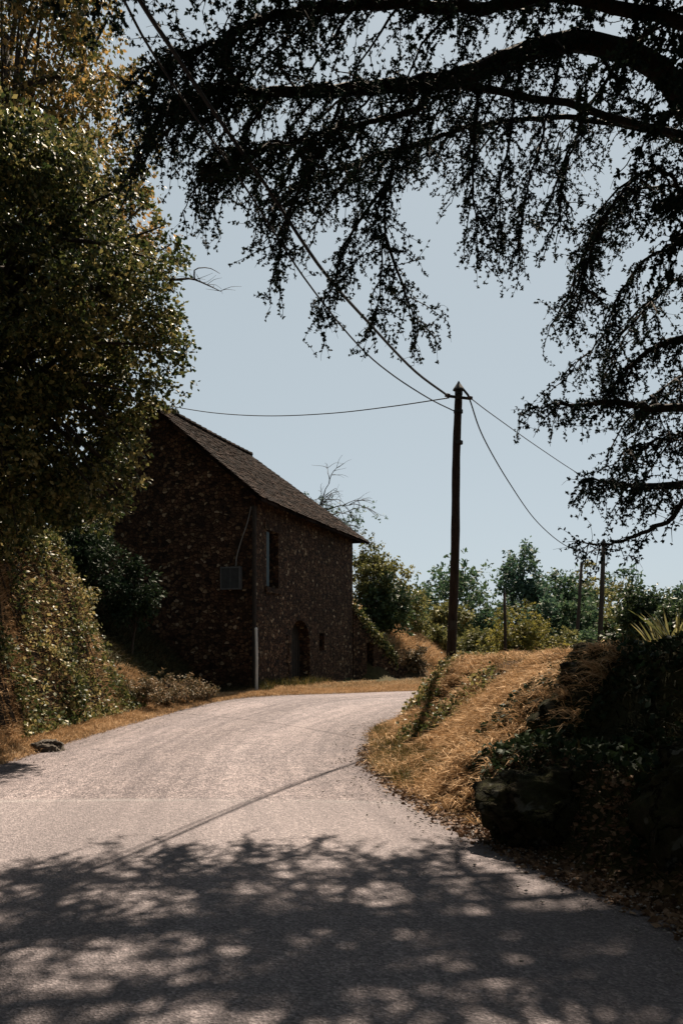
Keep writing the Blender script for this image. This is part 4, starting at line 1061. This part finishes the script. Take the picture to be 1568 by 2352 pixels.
# strap-leaved plant on the right
def strap_plant(px, py, D, s, lab):
    q = at(px, py, D); z = gz(q[0], D)
    t = thing('iris_clump', lab, 'plant', (q[0], D, z), 'strap-leaved plants on the right bank')
    N = 34; B = MB()
    for k in range(N):
        a = rng.uniform(0, 6.283); rr0 = rng.uniform(0, .16) * s; p0 = np.array([q[0] + rr0 * math.cos(a), D + rr0 * math.sin(a), z - .02])
        L_ = rng.uniform(.35, .62) * s; lean = rng.uniform(.1, .75)
        d = np.array([math.cos(a) * lean, math.sin(a) * lean, 1.0]); sd = unit(np.cross(d, [math.sin(a * 3), .4, 0])); pts = []
        for i in range(6):
            f = i / 5; c_ = p0 + d * L_ * f + np.array([math.cos(a), math.sin(a), -.5]) * lean * L_ * .45 * f * f
            wv = .022 * s * (1 - f ** 2.2) + .001
            pts += [c_ - sd * wv, c_ + sd * wv]
        B.add(pts, [(2 * i, 2 * i + 1, 2 * i + 3, 2 * i + 2) for i in range(5)])
    B.build('leaves', M_STRAP, t)
M_STRAP = leaf_mat('pale_strap_leaf', [(.10, .10, .03), (.20, .17, .055), (.30, .24, .10)], .5, .3, .3, 2)
for px, py, D, s, lab in ((1522, 1520, 9.6, .75, 'pale yellow strap-leaved plant on the right, left one of the row'), (1556, 1525, 9.3, .85, 'pale yellow strap-leaved plant on the right, cut by the picture edge'), (1490, 1510, 10.4, .5, 'small strap-leaved tuft left of the larger pale ones')):
    strap_plant(px, py, D, s, lab)

# ------------------------------------------------------------------ boulders in the shade of the cedar
def rock_mat():
    m, n, l, p, o = new_mat('dark_mossy_rock')
    tc = n.new('ShaderNodeTexCoord')
    n1 = noise(n, l, tc.outputs['Object'], 2.2, 6, .7); n2 = noise(n, l, tc.outputs['Object'], 14, 6, .75); n3 = noise(n, l, tc.outputs['Object'], 6, 3, .5, .6)
    v = n.new('ShaderNodeTexVoronoi'); v.feature = 'DISTANCE_TO_EDGE'; v.inputs['Scale'].default_value = 3.2
    wv = n.new('ShaderNodeVectorMath'); wv.operation = 'MULTIPLY_ADD'; l.new(n1.outputs['Color'], wv.inputs[0]); wv.inputs[1].default_value = (.6, .6, .6); l.new(tc.outputs['Object'], wv.inputs[2]); l.new(wv.outputs[0], v.inputs['Vector'])
    c = mixc(n, l, .9, ramp_out(n, l, n1.outputs[0], [(.35, (.018, .015, .012)), (.5, (.028, .03, .014)), (.65, (.045, .036, .028))]), ramp_out(n, l, n2.outputs[0], [(.3, (.35, .35, .35)), (.7, (1.5, 1.45, 1.4))]), 'MULTIPLY')
    c = mixc(n, l, ramp_out(n, l, n3.outputs[0], [(.60, (0, 0, 0)), (.66, (.8, .8, .8))]), c, (.10, .10, .085))
    ck = ramp_out(n, l, v.outputs['Distance'], [(0, (.15, .15, .15)), (.05, (1, 1, 1))])
    l.new(mixc(n, l, .85, c, ck, 'MULTIPLY'), p.inputs['Base Color']); p.inputs['Roughness'].default_value = .95
    p.inputs['Specular IOR Level'].default_value = .05
    hm = n.new('ShaderNodeMath'); hm.operation = 'MULTIPLY_ADD'; l.new(ck, hm.inputs[0]); hm.inputs[1].default_value = .8; l.new(n2.outputs[0], hm.inputs[2])
    bump(n, l, p, hm.outputs[0], 1.0, .05)
    return m
M_ROCK = rock_mat()
def boulder(name, label, c, rad, seed, mat=None, group=None, cat='boulder'):
    r_ = np.random.default_rng(seed); nu, nv = 110, 60
    th = np.linspace(0, 2 * math.pi, nu, endpoint=False); ph = np.linspace(-math.pi / 2, math.pi / 2, nv)
    TH, PH = np.meshgrid(th, ph); D_ = np.stack([np.cos(PH) * np.cos(TH), np.cos(PH) * np.sin(TH), np.sin(PH)], -1)
    E = np.sign(D_) * np.abs(D_) ** .72
    k = 1
    for o_ in range(6):
        for j in range(5):
            v = r_.normal(size=3) * (2.0 * 1.95 ** o_); k = k + (.058 / 1.5 ** o_) * np.sin((D_ * v).sum(-1) + r_.uniform(0, 6))
    V = (E * k[..., None] * np.array(rad) + np.array(c)).reshape(-1, 3)
    f = [(j * nu + i, j * nu + (i + 1) % nu, (j + 1) * nu + (i + 1) % nu, (j + 1) * nu + i) for j in range(nv - 1) for i in range(nu)]
    o_ = link(name, V, f, mat or M_ROCK, smooth=True, loc=(c[0], c[1], c[2] - rad[2])); return tag(o_, label, cat, group)
bl = 'dark boulders in the shaded bank'
boulder('boulder', 'large dark boulder at the foot of the shaded bank on the right', (2.2, 6.6, .28), (1.0, .5, .5), 5, group=bl)
boulder('boulder', 'tall dark boulder at the top of the bank beside the dry grass', (3.05, 8.35, .84), (1.05, .7, .62), 8, group=bl)
boulder('boulder', 'dark boulder cut by the right picture edge', (2.75, 5.5, .5), (.75, .5, .62), 12, group=bl)
q = at(112, 1712, 12.0); boulder('stone', 'small dark stone lying on the left road edge under the ivy', (q[0], 12.0, gz(q[0], 12.0) + .06), (.2, .13, .1), 3, plain_mat('grey_stone', (.04, .035, .03), (.09, .075, .06), 9, .9, 0, .5), cat='stone')

# ------------------------------------------------------------------ grass and litter (uncountable)
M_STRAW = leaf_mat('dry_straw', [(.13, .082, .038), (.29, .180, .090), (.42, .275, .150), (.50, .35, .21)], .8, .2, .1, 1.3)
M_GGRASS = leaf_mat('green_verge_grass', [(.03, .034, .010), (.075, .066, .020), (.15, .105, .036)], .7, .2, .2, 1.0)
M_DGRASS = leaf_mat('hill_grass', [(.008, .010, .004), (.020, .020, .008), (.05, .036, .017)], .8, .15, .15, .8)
M_LITTER = leaf_mat('leaf_litter', [(.045, .025, .014), (.12, .062, .034), (.22, .125, .07)], .8, .1, .2, 3)
def edge_pts(P, n, y0, y1, dmin, dmax, sign, pw=1.0):
    s = P[(P[:, 1] > y0) & (P[:, 1] < y1)]; s = s[s[:, 0] < 12]
    T_e = unit(np.gradient(s, axis=0)); i = rng.integers(0, len(s), n); d = dmin + (dmax - dmin) * rng.random(n) ** pw
    nrm = np.c_[T_e[i, 1], -T_e[i, 0]] * sign
    q = s[i] + nrm * d[:, None] + rng.normal(size=(n, 2)) * .05
    return q[:, 0], q[:, 1], nrm, d
# dry grass on the lit bank, combed down the slope
x, y, nr_, d = edge_pts(REd, 110000, 7.2, 21.5, .08, 3.6, 1, 1.15)
z, dl_, dr_ = height(x, y, True)
keep = (dr_ > .06) & ((fbm((-.6 * x + .8 * y), (.8 * x + .6 * y) * .22, 5.5, 3) + .5 * fbm(x, y, 4.2, 3) > -.12) | (rng.random(len(x)) < .22)) & (rng.random(len(x)) < ss(6.5, 8.5, y))
x, y, z, nr_, dr_ = x[keep], y[keep], z[keep], nr_[keep], dr_[keep]
N = len(x)
comb = np.c_[-nr_ * .8, np.zeros(N)] + np.c_[np.full(N, -.35), np.full(N, -.45), np.zeros(N)] * .7
dirs = comb + rng.normal(size=(N, 3)) * .4; dirs[:, 2] = rng.uniform(-.3, .6, N)
Lb = rng.uniform(.05, .15, N)
V1, T1n = blades_arrays(np.c_[x, y, z - .015], dirs, Lb, rng.uniform(.006, .012, N), .5)
# tufts hanging over one another down the slope
ti = rng.permutation(N)[:7500]; per = 22; ti = ti[rng.random(len(ti)) < .35 + .65 * (fbm(x[ti], y[ti], 3.0, 2) > -.1)]
k_ = np.repeat(ti, per); M_ = len(k_); sz = np.repeat(rng.uniform(.6, 1.5, len(ti)), per)
bp = np.c_[x[k_], y[k_], z[k_] - .01] + rng.normal(size=(M_, 3)) * np.c_[.028 * sz, .028 * sz, .004 * sz]
bd_ = comb[k_] * rng.uniform(.3, 1.2, M_)[:, None] + rng.normal(size=(M_, 3)) * .45; bd_[:, 2] = rng.uniform(.1, 1.0, M_)
V2, T2n = blades_arrays(bp, bd_, rng.uniform(.09, .20, M_) * sz, rng.uniform(.007, .013, M_), .8)
kind(link('dry_grass', np.vstack([V1, V2]), np.vstack([T1n, T2n + len(V1)]), M_STRAW), 'stuff', 'dry straw coloured grass lying down the sunlit bank')
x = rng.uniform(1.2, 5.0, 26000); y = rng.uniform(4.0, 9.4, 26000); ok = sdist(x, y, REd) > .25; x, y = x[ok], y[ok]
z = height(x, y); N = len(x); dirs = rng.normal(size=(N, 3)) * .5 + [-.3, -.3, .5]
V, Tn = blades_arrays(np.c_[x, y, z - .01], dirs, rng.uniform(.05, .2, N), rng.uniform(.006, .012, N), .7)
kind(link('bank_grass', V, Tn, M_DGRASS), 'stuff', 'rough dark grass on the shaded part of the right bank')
# greener grass at the nose of the bank
x, y, nr_, d = edge_pts(REd, 16000, 9.0, 17.0, .03, .75, 1)
z = height(x, y); N = len(x); dirs = rng.normal(size=(N, 3)) * .35; dirs[:, 2] = 1
V, Tn = blades_arrays(np.c_[x, y, z - .01], dirs, rng.uniform(.05, .20, N), rng.uniform(.005, .010, N), .5)
kind(link('verge_grass', V, Tn, M_GGRASS), 'stuff', 'greenish tufted grass on the verge round the bend')
# left verge and verge before the barn
x, y, nr_, d = edge_pts(LEd, 120000, 5.5, 26.0, -.03, 1.5, -1, 1.4)
z = height(x, y); N = len(x); dirs = rng.normal(size=(N, 3)) * .5; dirs[:, 2] = .8
V, Tn = blades_arrays(np.c_[x, y, z - .01], dirs, rng.uniform(.04, .16, N), rng.uniform(.006, .013, N), .5)
kind(link('roadside_grass', V, Tn, M_STRAW), 'stuff', 'short dry grass along the left edge of the road')
x, y, nr_, d = edge_pts(LEd, 50000, 9.0, 20.0, .45, 1.4, -1)
z = height(x, y); N = len(x); dirs = rng.normal(size=(N, 3)) * .5 + [.5, -.2, .5]
V, Tn = blades_arrays(np.c_[x, y, z - .01], dirs, rng.uniform(.07, .24, N), rng.uniform(.006, .013, N), .5)
kind(link('bank_foot_grass', V, Tn, M_STRAW), 'stuff', 'taller dry grass at the foot of the ivy bank')
q = rng.random(15000); x = -3.3 + q * 6.5 + rng.normal(size=15000) * .4; y = 23.3 + (x + 3.3) * .33 + rng.random(15000) * (2 + (x + 3) * 1.1)
ok = (-sdist(x, y, LEd) > .1) & (y < 37) & ((np.c_[x - O[0], y - O[1]] @ NRM) > .02); x, y = x[ok], y[ok]
wd_ = np.minimum(np.abs(np.c_[x - O[0], y - O[1]] @ NRM), np.abs((x - .46) * .716 - (y - 33.55) * .698)); near_w = (wd_ < .75) & (fbm(x, y, 2.2, 3) > -.05)
xs_, ys_ = x[~near_w], y[~near_w]; x, y = x[near_w], y[near_w]
N = len(xs_); dirs = rng.normal(size=(N, 3)) * .5; dirs[:, 2] = .8
V, Tn = blades_arrays(np.c_[xs_, ys_, height(xs_, ys_) - .01], dirs, rng.uniform(.05, .2, N), rng.uniform(.008, .016, N), .5)
kind(link('barn_verge_grass', V, Tn, M_STRAW), 'stuff', 'dry grass on the verge between the road and the barn')
z = height(x, y); N = len(x); dirs = rng.normal(size=(N, 3)) * .35; dirs[:, 2] = 1
V, Tn = blades_arrays(np.c_[x, y, z - .01], dirs, rng.uniform(.08, .45, N), rng.uniform(.010, .022, N), .4)
kind(link('weeds', V, Tn, M_GGRASS), 'stuff', 'green weeds and grass along the foot of the barn wall')
# shaded slope between bank and barn, hillside beyond
x = rng.uniform(-10, -2.6, 42000); y = rng.uniform(15.5, 25.6, 42000)
ok = (-sdist(x, y, LEd) > .8) & ((np.c_[x - O[0], y - O[1]] @ U) < -.03); x, y = x[ok], y[ok]
z = height(x, y); N = len(x); dirs = rng.normal(size=(N, 3)) * .4 + [.4, -.2, .8]
V, Tn = blades_arrays(np.c_[x, y, z - .01], dirs, rng.uniform(.08, .32, N), rng.uniform(.008, .018, N), .5)
kind(link('hill_grass', V, Tn, M_DGRASS), 'stuff', 'rough dark grass on the shaded slope before the gable')
x = rng.uniform(.5, 9, 60000); y = rng.uniform(33.4, 47, 60000); ok = (((x - A_[0]) * wn2[0] + (y - A_[1]) * wn2[1]) < np.where(y < 36.2, -.55, .4)); x, y = x[ok], y[ok]
z = height(x, y); N = len(x); dirs = rng.normal(size=(N, 3)) * .4 + [.3, -.3, .7]
V, Tn = blades_arrays(np.c_[x, y, z - .01], dirs, rng.uniform(.15, .5, N), rng.uniform(.014, .03, N), .5)
kind(link('hillside_grass', V, Tn, M_STRAW), 'stuff', 'tall dry grass on the slope beyond the barn')
# plateau grass and meadow beyond the bank
x = rng.uniform(1.5, 13, 30000); y = rng.uniform(8.5, 21, 30000); ok = sdist(x, y, REd) > 1.9; x, y = x[ok], y[ok]
z = height(x, y); N = len(x); dirs = rng.normal(size=(N, 3)) * .4; dirs[:, 2] = .9
V, Tn = blades_arrays(np.c_[x, y, z - .01], dirs, rng.uniform(.05, .2, N), rng.uniform(.008, .014, N), .5)
kind(link('meadow_grass', V, Tn, M_GGRASS), 'stuff', 'short yellowish grass on top of the right bank')
# leaf litter along the right road edge and ivy on the nose
x, y, nr_, d = edge_pts(REd, 9000, 3.2, 12.5, -.10, .55, 1, 1.2)
z = height(x, y); N = len(x); dirs = rng.normal(size=(N, 3)); dirs[:, 2] *= .25
l_ = rng.uniform(.025, .075, N)
kind(leaf_object('leaf_litter', np.c_[x, y, z + rng.uniform(.012, .03, N)], dirs, l_, l_ * .6, M_LITTER), 'stuff', 'reddish fallen leaves along the right edge of the road')
def nose_ivy():
    N = 17000; x, y, nr_, d = edge_pts(REd, N, 11.6, 20.5, .55, 2.0, 1, 1.3)
    ok = fbm(x, y, 2.0) + .9 * ss(13, 16, y) * (d < 1.3) > .16; x, y, nr_ = x[ok], y[ok], nr_[ok]
    z = height(x, y); N = len(x); off = np.abs(rng.normal(size=N)) * .06
    t = thing('ivy', 'dark ivy patch on the far shoulder of the sunlit bank below the pole', 'ivy', (1.6, 15.0, 1.0))
    l_ = .06 * rng.uniform(.6, 1.4, N); leaf_object('leaves', np.c_[x - nr_[:, 0] * off, y - nr_[:, 1] * off, z + off], rng.normal(size=(N, 3)), l_, l_ * .8, M_IVY, t)
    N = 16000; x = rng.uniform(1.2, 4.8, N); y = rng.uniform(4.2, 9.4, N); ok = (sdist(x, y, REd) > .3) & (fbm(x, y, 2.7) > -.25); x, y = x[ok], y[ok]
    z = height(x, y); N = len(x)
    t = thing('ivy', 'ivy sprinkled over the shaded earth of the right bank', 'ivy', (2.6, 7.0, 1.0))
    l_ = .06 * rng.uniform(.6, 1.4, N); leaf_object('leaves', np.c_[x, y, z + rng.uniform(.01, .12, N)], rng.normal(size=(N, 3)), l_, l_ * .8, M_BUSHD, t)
nose_ivy()

def gravel():
    xs, ys = [], []
    for P_, sg, y0, y1, N in ((REd, 1, 3.0, 18, 2600), (LEd, -1, 6, 24, 2200)):
        x, y, nr_, d = edge_pts(P_, N, y0, y1, -.55, .22, sg, .6); xs.append(x); ys.append(y)
    N = 900; y = rng.uniform(3.4, 20, N); xs.append(rng.uniform(-3.4, 1.6, N)); ys.append(y)
    x, y = np.concatenate(xs), np.concatenate(ys); z, dl_, dr_ = height(x, y, True)
    ok = (dl_ < .2) & (dr_ < .2); x, y, z = x[ok], y[ok], z[ok]; N = len(x)
    sz = .004 + .011 * rng.random(N) ** 3
    oc = np.array([[1, 0, 0], [0, 1, 0], [-1, 0, 0], [0, -1, 0], [0, 0, .7], [0, 0, -.7]], float)
    V = oc[None] * sz[:, None, None] * rng.uniform(.6, 1.4, (N, 6, 1)) + np.c_[x, y, z + .028 + sz * .3][:, None, :]
    tr = np.array([[0, 1, 4], [1, 2, 4], [2, 3, 4], [3, 0, 4], [1, 0, 5], [2, 1, 5], [3, 2, 5], [0, 3, 5]])
    Fc = (np.arange(N)[:, None, None] * 6 + tr[None]).reshape(-1, 3)
    kind(link('gravel', V.reshape(-1, 3), Fc, plain_mat('loose_chippings', (.13, .12, .115), (.30, .27, .25), 40, .9)), 'stuff', 'loose chippings lying along the road edges')
gravel()
